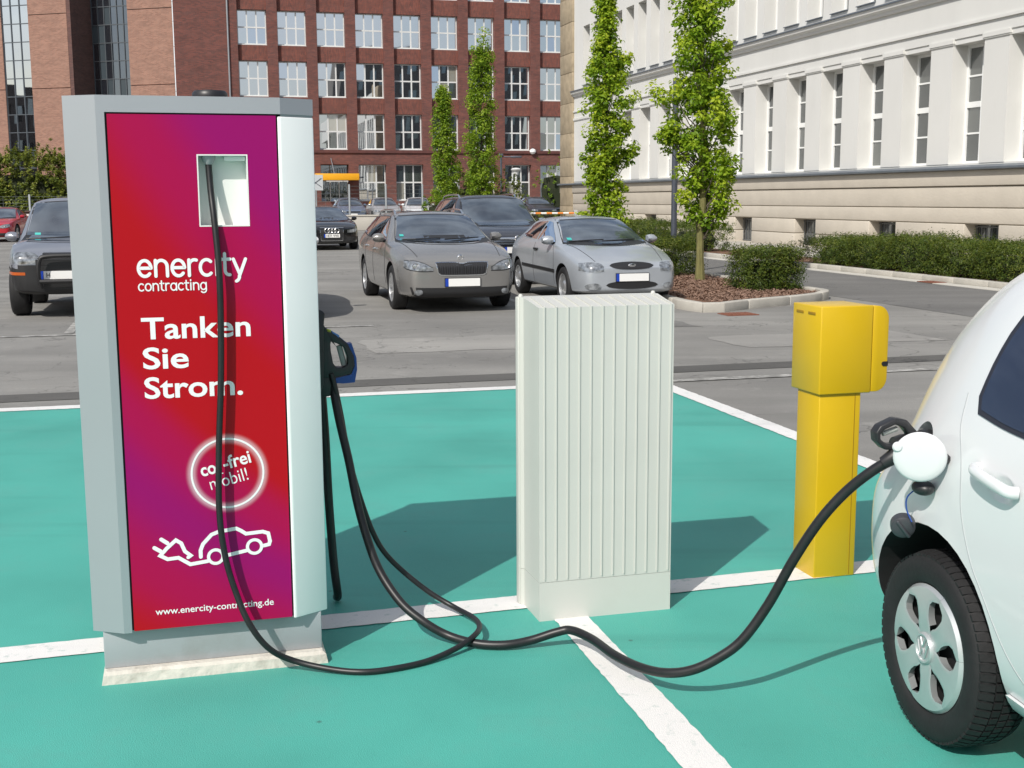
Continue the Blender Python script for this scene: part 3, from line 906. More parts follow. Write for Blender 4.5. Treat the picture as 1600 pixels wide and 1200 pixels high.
def hull(stations, arches, arch_r, subdiv=2, mats=(), depth=.28, extra=(), creases={6: .62, 8: .5, 2: .45}, ring_crease=()):
    vs, fs = [], []
    rings = []
    for s in stations:
        sec = car_section(s)
        ring = [(x, s[0], z) for x, z in sec] + [(-x, s[0], z) for x, z in sec[-2:0:-1]]
        rings.append(ring)
    n = len(rings[0]); hn = len(car_section(stations[0]))
    for r_ in rings: vs += r_
    for i in range(len(rings) - 1):
        for k in range(n):
            k2 = (k + 1) % n
            fs.append((i * n + k, (i + 1) * n + k, (i + 1) * n + k2, i * n + k2))
    for base, flip in ((0, 0), ((len(rings) - 1) * n, 1)):
        for j in range(hn - 1):
            a, b = j, j + 1
            a2, b2 = (n - j) % n, (n - j - 1) % n
            q = [base + a, base + b, base + b2, base + a2]
            q = [x for i, x in enumerate(q) if x not in q[:i]]
            if flip: q = q[::-1]
            fs.append(tuple(q))
    me = bpy.data.meshes.new('hull')
    me.from_pydata(vs, [], fs)
    bm = bmesh.new(); bm.from_mesh(me); bmesh.ops.recalc_face_normals(bm, faces=bm.faces); bm.to_mesh(me); bm.free()
    bm = bmesh.new(); bm.from_mesh(me)
    cl = bm.edges.layers.float.get('crease_edge') or bm.edges.layers.float.new('crease_edge')
    bm.verts.ensure_lookup_table()
    for i in range(len(rings) - 1):
        for k, cv in creases.items():
            for kk in (k, (n - k) % n):
                e = bm.edges.get((bm.verts[i * n + kk], bm.verts[(i + 1) * n + kk]))
                if e: e[cl] = cv
    for i in ring_crease:
        for k in range(6, hn):
            for a_, b_ in ((k - 1, k), (n - k, (n - k + 1) % n)):
                e = bm.edges.get((bm.verts[i * n + a_ % n], bm.verts[i * n + b_ % n]))
                if e: e[cl] = .55
    bm.to_mesh(me); bm.free()
    for mt in mats: me.materials.append(mt)
    o = bpy.data.objects.new('hull', me); COL.objects.link(o)
    sm = o.modifiers.new('s', 'SUBSURF'); sm.levels = subdiv; sm.render_levels = subdiv
    temps = []
    for (y, z, side) in arches:
        mb = MB()
        x0 = stations[len(stations) // 2][2]
        a, b = (x0 - depth, x0 + .3)
        mb.lathe([(0, a), (arch_r, a), (arch_r, b), (0, b)], 40, 'x')
        c = bpy.data.objects.new('cut', mesh_of(mb, 'cut', mats[-1]))
        COL.objects.link(c)
        c.location = (0, y, z)
        if side < 0: c.scale = (-1, 1, 1)
        bo = o.modifiers.new('b', 'BOOLEAN'); bo.operation = 'DIFFERENCE'; bo.object = c; bo.solver = 'EXACT'
        bo.material_mode = 'TRANSFER'
        temps.append(c)
    for mbx in extra:
        c = bpy.data.objects.new('cut', mesh_of(mbx, 'cut', mats[0])); COL.objects.link(c)
        bo = o.modifiers.new('b', 'BOOLEAN'); bo.operation = 'DIFFERENCE'; bo.object = c; bo.solver = 'EXACT'; bo.material_mode = 'TRANSFER'
        temps.append(c)
    dg = bpy.context.evaluated_depsgraph_get(); dg.update()
    res = bpy.data.meshes.new_from_object(o.evaluated_get(dg), depsgraph=dg)
    for t in temps: bpy.data.objects.remove(t)
    bpy.data.objects.remove(o)
    res.polygons.foreach_set('use_smooth', [True] * len(res.polygons))
    res.set_sharp_from_angle(angle=R(32))
    bm = bmesh.new(); bm.from_mesh(res)
    bv = BVHTree.FromBMesh(bm); bm.free()
    return res, bv
def resample(pts, n):
    if len(pts) == 1: return [Vector(pts[0])] * n
    P = [Vector((p[0], p[1])) for p in pts]
    S = spline(P, 12) if len(P) > 2 else P
    L = [0]
    for a, b in zip(S, S[1:]): L.append(L[-1] + (b - a).length)
    out = []
    for k in range(n):
        d = L[-1] * k / (n - 1)
        i = 0
        while i < len(L) - 2 and L[i + 1] < d: i += 1
        t = (d - L[i]) / max(1e-9, L[i + 1] - L[i])
        out.append(S[i].lerp(S[i + 1], min(1, max(0, t))))
    return out
def patch(bv, lower, upper, view, off=.004, nu=14, nv=6, rim=.012, d=None):
    """sheet laid on the hull: lower and upper outline curves seen along 'view' (front, rear, left, right, top)"""
    lo = resample(lower, nu); up = resample(upper, nu)
    D = {'front': Vector((0, 1, 0)), 'rear': Vector((0, -1, 0)), 'right': Vector((1, 0, 0)), 'left': Vector((-1, 0, 0)), 'top': Vector((0, 0, -1))}[view]
    if d: D = Vector(d).normalized()
    vs = []
    for j in range(nv):
        for i in range(nu):
            p = lo[i].lerp(up[i], j / (nv - 1))
            if view in ('front', 'rear'): o_ = Vector((p[0], 0, p[1]))
            elif view in ('left', 'right'): o_ = Vector((0, p[0], p[1]))
            else: o_ = Vector((p[0], p[1], 0))
            if d:       # tilted view: start from the nose plane
                o_.y = d_front
            h = bv.ray_cast(o_ - D * 6, D)
            if h[0] is None:
                h = bv.find_nearest(o_ - D * 1.2)
            nrm = h[1]
            if nrm.dot(D) > 0: nrm = -nrm
            vs.append(h[0] + nrm * off)
    fs = [(j * nu + i, j * nu + i + 1, (j + 1) * nu + i + 1, (j + 1) * nu + i) for j in range(nv - 1) for i in range(nu - 1)]
    bd = [i for i in range(nu)] + [j * nu + nu - 1 for j in range(1, nv)] + [(nv - 1) * nu + i for i in range(nu - 2, -1, -1)] + [j * nu for j in range(nv - 2, 0, -1)]
    k = len(vs)
    for b in bd: vs.append(vs[b] + D * rim)
    m_ = len(bd)
    fs += [(bd[i], bd[(i + 1) % m_], k + (i + 1) % m_, k + i) for i in range(m_)]
    mb = MB(); mb.add(vs, fs)
    return mb
d_front = -2.3
def mir(pts): return [(-p[0], p[1]) for p in pts][::-1]
def ell(cx, cz, rx, rz, n=9):
    lo = [(cx - rx * math.cos(PI * i / (n - 1)), cz - rz * math.sin(PI * i / (n - 1))) for i in range(n)]
    up = [(cx - rx * math.cos(PI * i / (n - 1)), cz + rz * math.sin(PI * i / (n - 1))) for i in range(n)]
    return lo, up
def flow(bv, pts, view, w=.006, off=.003):
    """thin seam line along a polyline on the hull"""
    P = resample(pts, max(10, 6 * len(pts)))
    lo, up = [], []
    for i, p in enumerate(P):
        t = (P[min(i + 1, len(P) - 1)] - P[max(i - 1, 0)]).normalized()
        nn = Vector((-t.y, t.x)) * w / 2
        lo.append(tuple(p - nn)); up.append(tuple(p + nn))
    return patch(bv, lo, up, view, off, nu=len(P), nv=2, rim=.004)

def wheel_parts(root, pos, r, w, side, style='alloy5', sub=None):
    """wheel > tyre, rim; axis along x; side = +1/-1 is the outer side"""
    wh = bpy.data.objects.new('wheel', None); COL.objects.link(wh); wh.parent = root; wh.location = pos; wh.empty_display_size = .1
    if side < 0: wh.rotation_euler = (0, 0, PI)
    rr = r * .66
    mb = MB()
    mb.lathe([(rr * .9, -w / 2), (rr, -w / 2), (r * .9, -w / 2), (r * .97, -w * .44), (r, -w * .3), (r, w * .3), (r * .97, w * .44), (r * .9, w / 2 + .004), (rr * 1.05, w / 2), (rr * .97, w / 2 - .012), (rr * .9, w / 2 - .02)], 36, 'x')
    build(mb, 'tyre', MATS['tyre'], wh, smooth=True, angle=50)
    mb = MB()
    mb.lathe([(rr * .99, w / 2 - .004), (rr * .93, w / 2 - .002), (rr * .90, w / 2 - .03), (rr * .9, -w / 2 + .02)], 36, 'x')
    ns_ = {'alloy5': 5, 'alloy10': 10, 'steel': 0}.get(style, 5)
    if ns_:
        mb.lathe([(0, w / 2 - .018), (rr * .2, w / 2 - .02), (rr * .22, w / 2 - .05)], 20, 'x')
        for k in range(ns_):
            a = 2 * PI * k / ns_
            wd = .5 * rr / ns_ * 1.7
            ca, sa = math.cos(a), math.sin(a)
            pts = []
            for (rad, hw) in ((rr * .12, wd * .75), (rr * .94, wd)):
                for s in (-1, 1):
                    pts.append((rad * ca - s * hw * sa, rad * sa + s * hw * ca))
            x1, x2 = w / 2 - .022, w / 2 - .055
            mb.add([(x1, *pts[0]), (x1, *pts[1]), (x1 + .012, *pts[3]), (x1 + .012, *pts[2]), (x2, *pts[0]), (x2, *pts[1]), (x2, *pts[3]), (x2, *pts[2])],
                   [(0, 1, 2, 3), (0, 4, 5, 1), (1, 5, 6, 2), (2, 6, 7, 3), (3, 7, 4, 0)])
    else:
        mb.lathe([(0, w / 2 - .01), (rr * .3, w / 2 - .012), (rr * .45, w / 2 - .035), (rr * .9, w / 2 - .02)], 30, 'x')
    build(mb, 'rim', MATS['wheel_dark' if style == 'dark' else 'wheel_silver'], wh, smooth=True)
    mb = MB(); mb.lathe([(0, 0), (rr * .9, 0), (rr * .9, -.01), (0, -.01)], 24, 'x', (w / 2 - .075, 0, 0))
    build(mb, 'brake_disc', MATS['arch_black'], wh)
    return wh

def plate(root, x, y, z, w=.5, h=.11, text=None, pitch=0.0):
    p = bpy.data.objects.new('licence_plate', None); COL.objects.link(p); p.parent = root; p.location = (x, y, z); p.rotation_euler = (pitch, 0, 0); p.empty_display_size = .05
    mb = MB(); mb.box(-w / 2 - .008, w / 2 + .008, .0, .012, -h / 2 - .008, h / 2 + .008); build(mb, 'plate_holder', MATS['trim_black'], p)
    mb = MB(); mb.box(-w / 2 + .045, w / 2, -.004, 0, -h / 2, h / 2); build(mb, 'plate_field', MATS['plate_white'], p)
    mb = MB(); mb.box(-w / 2, -w / 2 + .0448, -.004, 0, -h / 2, h / 2); build(mb, 'plate_band', MATS['plate_blue'], p)
    if text:
        t, x0, wd = text
        build(lettering(t, x0, -.032, .046, .22, -.0055, width=wd, rnd=False), 'plate_number', MATS['plate_text'], p, fix=False)

def make_car(name, label, loc, rz, spec, group=None):
    """generic car: front towards local -y, loc = centre on the ground"""
    global d_front
    S = spec
    L, Wd, H = S['L'] / 2, S['W'] / 2, S['H']
    root = thing(name, label, 'car', loc, rz, group)
    st_ = S['stations']
    d_front = -L
    body_m = S['paint']
    fa, ra = S['fa'], S['ra']
    r, tw = S.get('r', .315), S.get('tw', .21)
    me, bv = hull(st_, [(y, r + .01, s) for y in (fa, ra) for s in (1, -1)], r + S.get('gap', .045), S.get('sub', 2), (body_m, MATS['arch_black']), ring_crease=(6, 9))
    if 'two_tone' in S:
        me.materials.append(S['two_tone'][1])
        for p_ in me.polygons:
            if p_.center.z < S['two_tone'][0] and p_.material_index == 0: p_.material_index = 2
    body = link('body', me, root)
    G = MATS['car_glass']
    def P(nm, lo, up, view, mat, off=.004, parent=root, **k):
        return build(patch(bv, lo, up, view, off, **k), nm, mat, parent, smooth=True, angle=60, fix=False)
    if 'skirt' in S:
        P('skirt', *S['skirt'], 'front', MATS['trim_black'], off=.012)
    # windscreen with dark surround
    lo, up = S['screen']
    e = .028
    P('screen_surround', [(p[0] * 1.035, p[1] - e * .7) for p in lo], [(p[0] * 1.035, p[1] + e * .6) for p in up], 'front', MATS['trim_black'], .003, nv=8)
    P('windscreen', lo, up, 'front', G, .007, nu=18, nv=10)
    if 'rear_screen' in S: P('rear_window', *S['rear_screen'], 'rear', G, .005, nv=8)
    for (lo, up) in S['sidewin']:
        yl = [p[0] for p in lo]
        for side in ('right', 'left'):
            P('window_frame', [(p[0], p[1] - .018) for p in lo], [(p[0], p[1] + .016) for p in up], side, S.get('frame_mat', MATS['trim_black']), .003, nv=6)
            P('window', lo, up, side, MATS['side_glass'], .006, nu=12, nv=6)
    for (lo, up) in S.get('roof_dark', []):
        P('sunroof', lo, up, 'top', G, .004)
    # lamps, grille
    for sgn in (1, -1):
        lo, up = S['head']
        if sgn < 0: lo, up = mir(lo), mir(up)
        hd = P('headlight', lo, up, 'front', MATS['lamp_clear'], .006, nu=14, nv=6, d=(-.35 * sgn, 1, 0) if S.get('wrap', True) else None)
        P('headlight_surround', [(p[0], p[1] - .012) for p in lo], [(p[0], p[1] + .01) for p in up], 'front', S.get('head_rim', MATS['trim_black']), .003, d=(-.35 * sgn, 1, 0) if S.get('wrap', True) else None)
        for (cx, cz, rad) in S.get('bulbs', []):
            h = bv.ray_cast(Vector((cx * sgn, -6, cz)), Vector((0, 1, 0)))
            if h[0] is not None:
                mb = MB(); mb.lathe([(0, -.012), (rad * .6, -.010), (rad * .75, -.004), (rad, -.012), (rad * 1.05, .012)], 16, 'y', (h[0].x, h[0].y - .004, h[0].z))
                build(mb, 'projector', MATS['chrome'], hd, smooth=True)
        if 'orange' in S:
            lo, up = S['orange']
            if sgn < 0: lo, up = mir(lo), mir(up)
            P('indicator', lo, up, 'front', MATS['lamp_orange'], .010, nu=8, nv=3)
        if 'fog' in S:
            lo, up = ell(*S['fog'])
            if sgn < 0: lo, up = mir(lo), mir(up)
            P('fog_lamp', lo, up, 'front', MATS['lamp_clear'], .016, nu=12, nv=4)
    if 'grille' in S:
        lo, up, frame, slats, direction = S['grille']
        cx = sum(p[0] for p in lo) / len(lo); cz = (lo[0][1] + up[0][1]) / 2
        if frame:
            P('grille_frame', [(p[0] * 1.03, p[1] - .016) for p in lo], [(p[0] * 1.03, p[1] + .014) for p in up], 'front', frame, .005, nu=16)
        gr = P('grille', lo, up, 'front', MATS['trim_black'], .009, nu=16)
        lo_r = resample(lo, 60); up_r = resample(up, 60)
        for k in range(slats):
            t = (k + .5) / slats
            if direction == 'v':
                a = lo_r[int(t * 59)]; b = up_r[int(t * 59)]
                d = .006
                P('grille_slat', [(a[0] - d, a[1]), (a[0] + d, a[1])], [(b[0] - d, b[1]), (b[0] + d, b[1])], 'front', S.get('slat_mat', MATS['wheel_dark']), .018, gr, nu=2, nv=4)
            else:
                P('grille_slat', [tuple(lo_r[i].lerp(up_r[i], t - .12)) for i in (1, 30, 58)], [tuple(lo_r[i].lerp(up_r[i], t + .1)) for i in (1, 30, 58)], 'front', S.get('slat_mat', MATS['chrome']), .018, gr, nu=14, nv=2)
    for (lo, up, mt) in S.get('intakes', []):
        P('bumper_intake', lo, up, 'front', mt, .008, nu=18)
    for (lo, up, mt) in S.get('strips', []):
        P('bumper_strip', lo, up, 'front', mt, .014, nu=18, nv=3)
    for (lo, up, mt) in S.get('side_strips', []):
        for side in ('right', 'left'):
            P('side_moulding', lo, up, side, mt, .010, nu=16, nv=3)
    for pts in S.get('side_seams', []):
        for side in ('right', 'left'):
            build(flow(bv, pts, side), 'door_seam', MATS['seam'], root, fix=False)
    for pts in S.get('hood_seams', []):
        for sg in (1, -1):
            build(flow(bv, [(p[0] * sg, p[1]) for p in pts], 'top', .007), 'bonnet_seam', MATS['seam'], root, fix=False)
    for (y, z) in S.get('handles', []):
        for sg in (1, -1):
            h = bv.ray_cast(Vector((6 * sg, y, z)), Vector((-sg, 0, 0)))
            if h[0] is None: continue
            mb = MB(); x = h[0].x
            mb.box(x - .004 * sg if sg > 0 else x - .03, x + .03 if sg > 0 else x + .004, y - .10, y + .10, z - .016, z + .016)
            build(mb, 'door_handle', S.get('handle_mat', body_m), root, bevel=.008)
    # mirrors
    if 'mirror' in S:
        my, mz = S['mirror']
        for sg in (1, -1):
            h = bv.ray_cast(Vector((6 * sg, my, mz - .03)), Vector((-sg, 0, 0)))
            x = abs(h[0].x) if h[0] is not None else Wd * .9
            mr = bpy.data.objects.new('wing_mirror', None); COL.objects.link(mr); mr.parent = root; mr.empty_display_size = .05
            mb = MB()
            prof = [(.0, .05), (.05, .055), (.10, .065), (.16, .06), (.20, .045)]
            rows = []
            for (dx, hh) in [(.02, .05), (.05, .066), (.10, .07), (.15, .06), (.18, .035)]:
                rows.append([(sg * (x + dx), my + dy * (1 - .25 * dx / .18) + .25 * max(0, dx - .1), mz + .03 + hh * zz) for (dy, zz) in ((.05, -1), (.0, -1.02), (-.07, -.55), (-.09, .1), (-.06, .75), (.0, 1.0), (.05, .95))])
            vs = [p for r_ in rows for p in r_]; nn = 7
            fs = [(i * nn + k, i * nn + (k + 1) % nn, (i + 1) * nn + (k + 1) % nn, (i + 1) * nn + k) for i in range(4) for k in range(nn)]
            fs += [tuple(range(nn)), tuple(4 * nn + k for k in range(nn))]
            mb.add(vs, fs)
            build(mb, 'mirror_shell', S.get('mirror_mat', body_m), mr, smooth=True, angle=50)
            mb = MB(); mb.tube([(sg * (x - .04), my + .01, mz - .03), (sg * (x + .07), my, mz - .0)], .024, 8)
            build(mb, 'mirror_foot', MATS['trim_black'], mr)
    if 'rails' in S:
        xr, y0, y1, z0 = S['rails']
        for sg in (1, -1):
            pts = []
            for t in (0, .04, .12, .5, .88, .96, 1):
                y = y0 + (y1 - y0) * t
                h = bv.ray_cast(Vector((xr * sg, y, 5)), Vector((0, 0, -1)))
                zz = h[0].z if h[0] is not None else z0
                pts.append((xr * sg, y, zz + {0: -.01, .04: .03, .12: .055, .5: .06, .88: .055, .96: .03, 1: -.01}[t]))
            mb = MB(); mb.tube(spline(pts, 4), .016, 8)
            build(mb, 'roof_rail', S.get('rail_mat', MATS['chrome']), root, smooth=True)
    for (a, b) in S.get('wipers', []):
        pts = []
        for t in (0, .33, .66, 1):
            x = a[0] + (b[0] - a[0]) * t; z = a[1] + (b[1] - a[1]) * t
            h = bv.ray_cast(Vector((x, -6, z)), Vector((0, 1, 0)))
            if h[0] is not None: pts.append(h[0] + h[1] * .02)
        if len(pts) > 2:
            mb = MB(); mb.tube(pts, .010, 6)
            build(mb, 'wiper', MATS['trim_black'], root)
    for (cx, cz, s) in S.get('stickers', []):
        P('windscreen_sticker', [(cx - s, cz - s * .5), (cx + s, cz - s * .5)], [(cx - s, cz + s * .5), (cx + s, cz + s * .5)], 'front', MATS['sticker_green'], .010, nu=3, nv=3, rim=.001)
    if 'emblem' in S:
        kind, cz, rad = S['emblem']
        h = bv.ray_cast(Vector((0, -6, cz)), Vector((0, 1, 0)))
        if h[0] is not None:
            mb = MB()
            yy = h[0].y - .022
            if kind == 'rings':
                for k in range(4):
                    cx = (k - 1.5) * rad * 1.35
                    ring = [(cx + rad * math.cos(2 * PI * i / 20), yy - .002 * (k % 2), cz + rad * math.sin(2 * PI * i / 20)) for i in range(21)]
                    mb.tube(ring, rad * .16, 6)
            elif kind == 'oval':
                mb.lathe([(0, -.006), (rad * .8, -.004), (rad, .006), (rad, .02)], 20, 'y', (0, yy, 0))
                mb.v = [(v[0] * 1.0, v[1], cz + v[2] * .5) for v in mb.v]
            else:
                mb.lathe([(0, -.004), (rad * .55, -.004), (rad * .6, .002), (rad * .8, -.006), (rad, .004), (rad, .02)], 20, 'y', (0, yy, cz))
            build(mb, 'emblem', MATS['chrome'], root, smooth=True)
    if 'plate' in S:
        z, text = S['plate']
        ys = [bv.ray_cast(Vector((x, -6, z + dz)), Vector((0, 1, 0)))[0] for x in (-.25, 0, .25) for dz in (-.05, .05)]
        ys = [h.y for h in ys if h is not None]
        plate(root, S.get('plate_x', 0), min(ys) - .018, z, text=text)
    for y in (fa, ra):
        for sg in (1, -1):
            wheel_parts(root, (sg * (Wd - tw / 2 - S.get('inset', .02)), y, r), r, tw, sg, S.get('wheel', 'alloy5'))
    # interior floor pan so no light leaks below
    return root, bv

def stations(L, W_, H, nose=.66, hood=.95, cowl=-.3, top=.1, roof_end=.75, tail='wagon', zb=.18, belt=.94, wt=.58, nosew=.70, cowlz=None, tailz=1.0):
    """compact description -> list of sections; positions as fractions of the half length"""
    l = L / 2; w = W_ / 2
    cz = cowlz or hood + .05
    S = [(-l, zb + .10, w * nosew * .86, nose - .05, w * nosew * .80, nose - .02, w * .45),
         (-l + .05, zb + .04, w * nosew, nose, w * nosew * .94, nose + .03, w * .55),
         (-l + .20, zb + .02, w * .90, nose + .06, w * .84, nose + .10, w * .62),
         (-l + .50, zb, w * .97, nose + .13, w * .90, nose + .19, w * .66),
         (-l + .50 + (cowl * l + l - .50) * .5, zb, w, (nose + .15 + belt) / 2, w * .93, (nose + .2 + cz) / 2 + .04, w * .70),
         (cowl * l, zb, w, belt, w * .935, cz, w * .74),
         (cowl * l + .06, zb, w, belt + .002, w * .935, cz + .05, w * .74),
         ((cowl + top) / 2 * l, zb, w, belt + .01, w * .935, (cz + H) / 2 + .035, wt + .03),
         (top * l - .06, zb, w, belt + .015, w * .935, H - .045, wt),
         (top * l + .12, zb, w, belt + .02, w * .935, H - .012, wt),
         ((top + roof_end) / 2 * l, zb, w, belt + .03, w * .935, H, wt)]
    if tail == 'wagon':
        S += [(roof_end * l, zb, w, belt + .05, w * .92, H - .03, wt - .01), (.90 * l, zb + .02, w * .97, belt + .06, w * .88, H - .16, wt - .03),
              (.97 * l, zb + .06, w * .90, belt + .02, w * .82, H - .36, wt - .02), (l, zb + .14, w * .80, belt - .06, w * .72, belt + .06, wt - .06)]
    elif tail == 'hatch':
        S += [(roof_end * l, zb, w, belt + .05, w * .92, H - .05, wt - .01), ((roof_end + 1) / 2 * l, zb + .02, w * .97, belt + .05, w * .86, H - .26, wt - .03),
              (.95 * l, zb + .06, w * .92, belt + .0, w * .82, tailz + .06, wt), (l, zb + .14, w * .80, belt - .10, w * .72, belt - .02, wt - .06)]
    else:
        S += [(roof_end * l, zb, w, belt + .03, w * .92, H - .06, wt - .01), ((roof_end + .80) / 2 * l, zb, w * .99, belt + .03, w * .90, (H + tailz) / 2, wt),
              (.80 * l, zb + .02, w * .97, belt + .02, w * .87, tailz + .02, wt + .04), (.95 * l, zb + .06, w * .9, belt - .02, w * .82, tailz, wt), (l, zb + .14, w * .80, belt - .12, w * .72, belt - .06, wt - .06)]
    return S
# ------------------------------------------------------------------ parked cars
def park(u, v, dz=0.0):
    return W(u, v, dz)
T_ = MATS['trim_black']; CH = MATS['chrome']
# silver beige estate car
M('paint_beige', (.225, .22, .212), .26, .35, coat=.7, var=.03)
S = dict(L=4.66, W=1.78, H=1.415, paint=MATS['paint_beige'], fa=-1.42, ra=1.27, r=.325, wheel='alloy10', emblem=('disc', .775, .045),
  stations=stations(4.66, 1.78, 1.415, nose=.70, hood=.95, cowl=-.40, top=-.07, roof_end=.70, wt=.60, belt=.94, nosew=.80),
  screen=([(-.70, .99), (-.35, .965), (0, .955), (.35, .965), (.70, .99)], [(-.565, 1.325), (0, 1.35), (.565, 1.325)]),
  sidewin=[([(-.62, .98), (.17, 1.0)], [(-.18, 1.22), (.0, 1.31), (.17, 1.325)]), ([(.23, 1.0), (1.03, 1.01)], [(.23, 1.325), (1.03, 1.315)]), ([(1.09, 1.01), (1.75, 1.06)], [(1.09, 1.31), (1.5, 1.28), (1.66, 1.20)])],
  roof_dark=[([(-.40, .1), (.40, .1)], [(-.40, 1.3), (.40, 1.3)])],
  head=([(.42, .60), (.60, .60), (.80, .625), (.88, .655)], [(.42, .635), (.56, .70), (.74, .735), (.88, .735)]), bulbs=[(.66, .665, .045)], head_rim=T_,
  grille=([(-.34, .575), (-.29, .545), (0, .54), (.29, .545), (.34, .575)], [(-.37, .70), (-.28, .705), (-.08, .702), (0, .685), (.08, .702), (.28, .705), (.37, .70)], CH, 22, 'v'),
  intakes=[([(-.70, .27), (-.60, .235), (0, .225), (.60, .235), (.70, .27)], [(-.73, .375), (-.5, .365), (0, .36), (.5, .365), (.73, .375)], T_)],
  strips=[([(-.70, .222), (0, .20), (.70, .222)], [(-.70, .238), (0, .216), (.70, .238)], CH)], fog=(.62, .305, .055, .035),
  plate=(.435, None), mirror=(-.62, .99), rails=(.54, .0, 1.6, 1.40), handles=[(.05, .84), (.93, .86)], handle_mat=CH,
  side_seams=[[(-.95, .35), (-.95, .75), (-.85, .93)], [(.20, .30), (.20, .96)], [(.95, .60), (1.06, .80), (1.06, .98)]], hood_seams=[[(.60, -2.1), (.66, -1.5), (.70, -1.0)]],
  wipers=[((-.62, .985), (-.05, 1.0)), ((-.02, .985), (.56, 1.0))], stickers=[(-.60, 1.05, .03), (-.60, 1.0, .03)])
estate_car, _ = make_car('parked_car', 'silver beige estate car with roof rails and slatted grille', park(3.78, 19.1), AG, S)
estate_car['group'] = 'cars parked in the front row'

# dark sport utility behind it
M('paint_graphite', (.030, .032, .042), .25, .5, coat=.8, var=.03)
S = dict(L=4.5, W=1.88, H=1.68, paint=MATS['paint_graphite'], fa=-1.36, ra=1.28, r=.36, tw=.24, wheel='alloy5', emblem=('disc', .865, .06),
  stations=stations(4.5, 1.88, 1.68, nose=.88, hood=1.05, cowl=-.42, top=-.08, roof_end=.75, wt=.64, belt=1.05, nosew=.84, zb=.24),
  screen=([(-.72, 1.11), (0, 1.085), (.72, 1.11)], [(-.60, 1.575), (0, 1.60), (.60, 1.575)]),
  sidewin=[([(-.62, 1.09), (.2, 1.1)], [(-.2, 1.42), (.0, 1.55), (.2, 1.575)]), ([(.26, 1.1), (1.05, 1.11)], [(.26, 1.575), (1.05, 1.56)]), ([(1.1, 1.11), (1.7, 1.15)], [(1.1, 1.555), (1.45, 1.53), (1.62, 1.42)])],
  roof_dark=[([(-.42, .1), (.42, .1)], [(-.42, 1.2), (.42, 1.2)])],
  head=([(.46, .77), (.7, .78), (.9, .82)], [(.46, .88), (.7, .895), (.9, .90)]), bulbs=[(.62, .83, .045)],
  grille=([(-.46, .76), (0, .755), (.46, .76)], [(-.46, .89), (0, .89), (.46, .89)], None, 3, 'h'),
  intakes=[([(-.70, .38), (0, .35), (.70, .38)], [(-.72, .56), (0, .54), (.72, .56)], T_)], strips=[([(-.6, .40), (0, .385), (.6, .40)], [(-.6, .415), (0, .40), (.6, .415)], CH), ([(-.6, .45), (0, .435), (.6, .45)], [(-.6, .465), (0, .45), (.6, .465)], CH), ([(-.6, .50), (0, .485), (.6, .50)], [(-.6, .515), (0, .50), (.6, .515)], CH)],
  plate=(.66, None), mirror=(-.62, 1.12), mirror_mat=MATS['chrome'], rails=(.58, .0, 1.6, 1.66), handles=[(.05, .96), (.95, .98)],
  side_seams=[[(-.95, .45), (-.92, .98)], [(.22, .38), (.22, 1.06)]], wipers=[((-.6, 1.115), (-.02, 1.12)), ((0, 1.115), (.56, 1.12))], stickers=[(-.63, 1.16, .03)])
make_car('parked_car', 'dark graphite sport utility car behind the two silver cars', park(5.95, 24.0), AG, S, 'cars parked in the second row')

# silver three-door hatchback
M('paint_silver', (.40, .43, .465), .26, .35, coat=.5, var=.04, dirt=.10, dirtcol=(.3, .29, .26))
S = dict(L=4.10, W=1.66, H=1.32, paint=MATS['paint_silver'], fa=-1.22, ra=1.31, r=.29, tw=.18, wheel='steel', emblem=('oval', .625, .06),
  stations=stations(4.10, 1.66, 1.32, nose=.62, hood=.86, cowl=-.42, top=-.02, roof_end=.60, tail='hatch', wt=.55, belt=.88, nosew=.80, tailz=.92),
  screen=([(-.66, .925), (0, .895), (.66, .925)], [(-.515, 1.24), (0, 1.26), (.515, 1.24)]), frame_mat=MATS['paint_silver'],
  sidewin=[([(-.62, .925), (.28, .945)], [(-.10, 1.16), (.02, 1.215), (.22, 1.23)]), ([(.36, .945), (1.22, .985)], [(.30, 1.23), (.8, 1.205), (1.02, 1.13), (1.2, 1.02)])],
  roof_dark=[([(-.3, .1), (.3, .1)], [(-.3, .5), (.3, .5)])],
  head=([(.44, .545), (.62, .53), (.83, .555)], [(.44, .61), (.50, .655), (.64, .67), (.83, .66)]), bulbs=[], head_rim=MATS['paint_silver'],
  grille=(ell(0, .62, .34, .05)[0], ell(0, .62, .34, .05)[1], None, 0, 'h'),
  intakes=[(ell(0, .345, .40, .06)[0], ell(0, .345, .40, .06)[1], T_)], fog=(.58, .33, .10, .045),
  plate=(.455, None), mirror=(-.60, .93), handles=[(.18, .80)], handle_mat=T_, side_strips=[([(-.86, .475), (.98, .495)], [(-.86, .525), (.98, .545)], T_)],
  side_seams=[[(-.80, .30), (-.80, .70), (-.66, .88)], [(.32, .26), (.32, .90)]], hood_seams=[[(.52, -1.9), (.60, -1.3), (.64, -.9)]],
  wipers=[((-.58, .925), (-.02, .95)), ((-.05, .925), (.5, .95))], stickers=[(-.55, .97, .035)])
make_car('parked_car', 'silver three-door hatchback with oval grille beside the planting bed', park(6.30, 18.75), AG, S, 'cars parked in the front row')

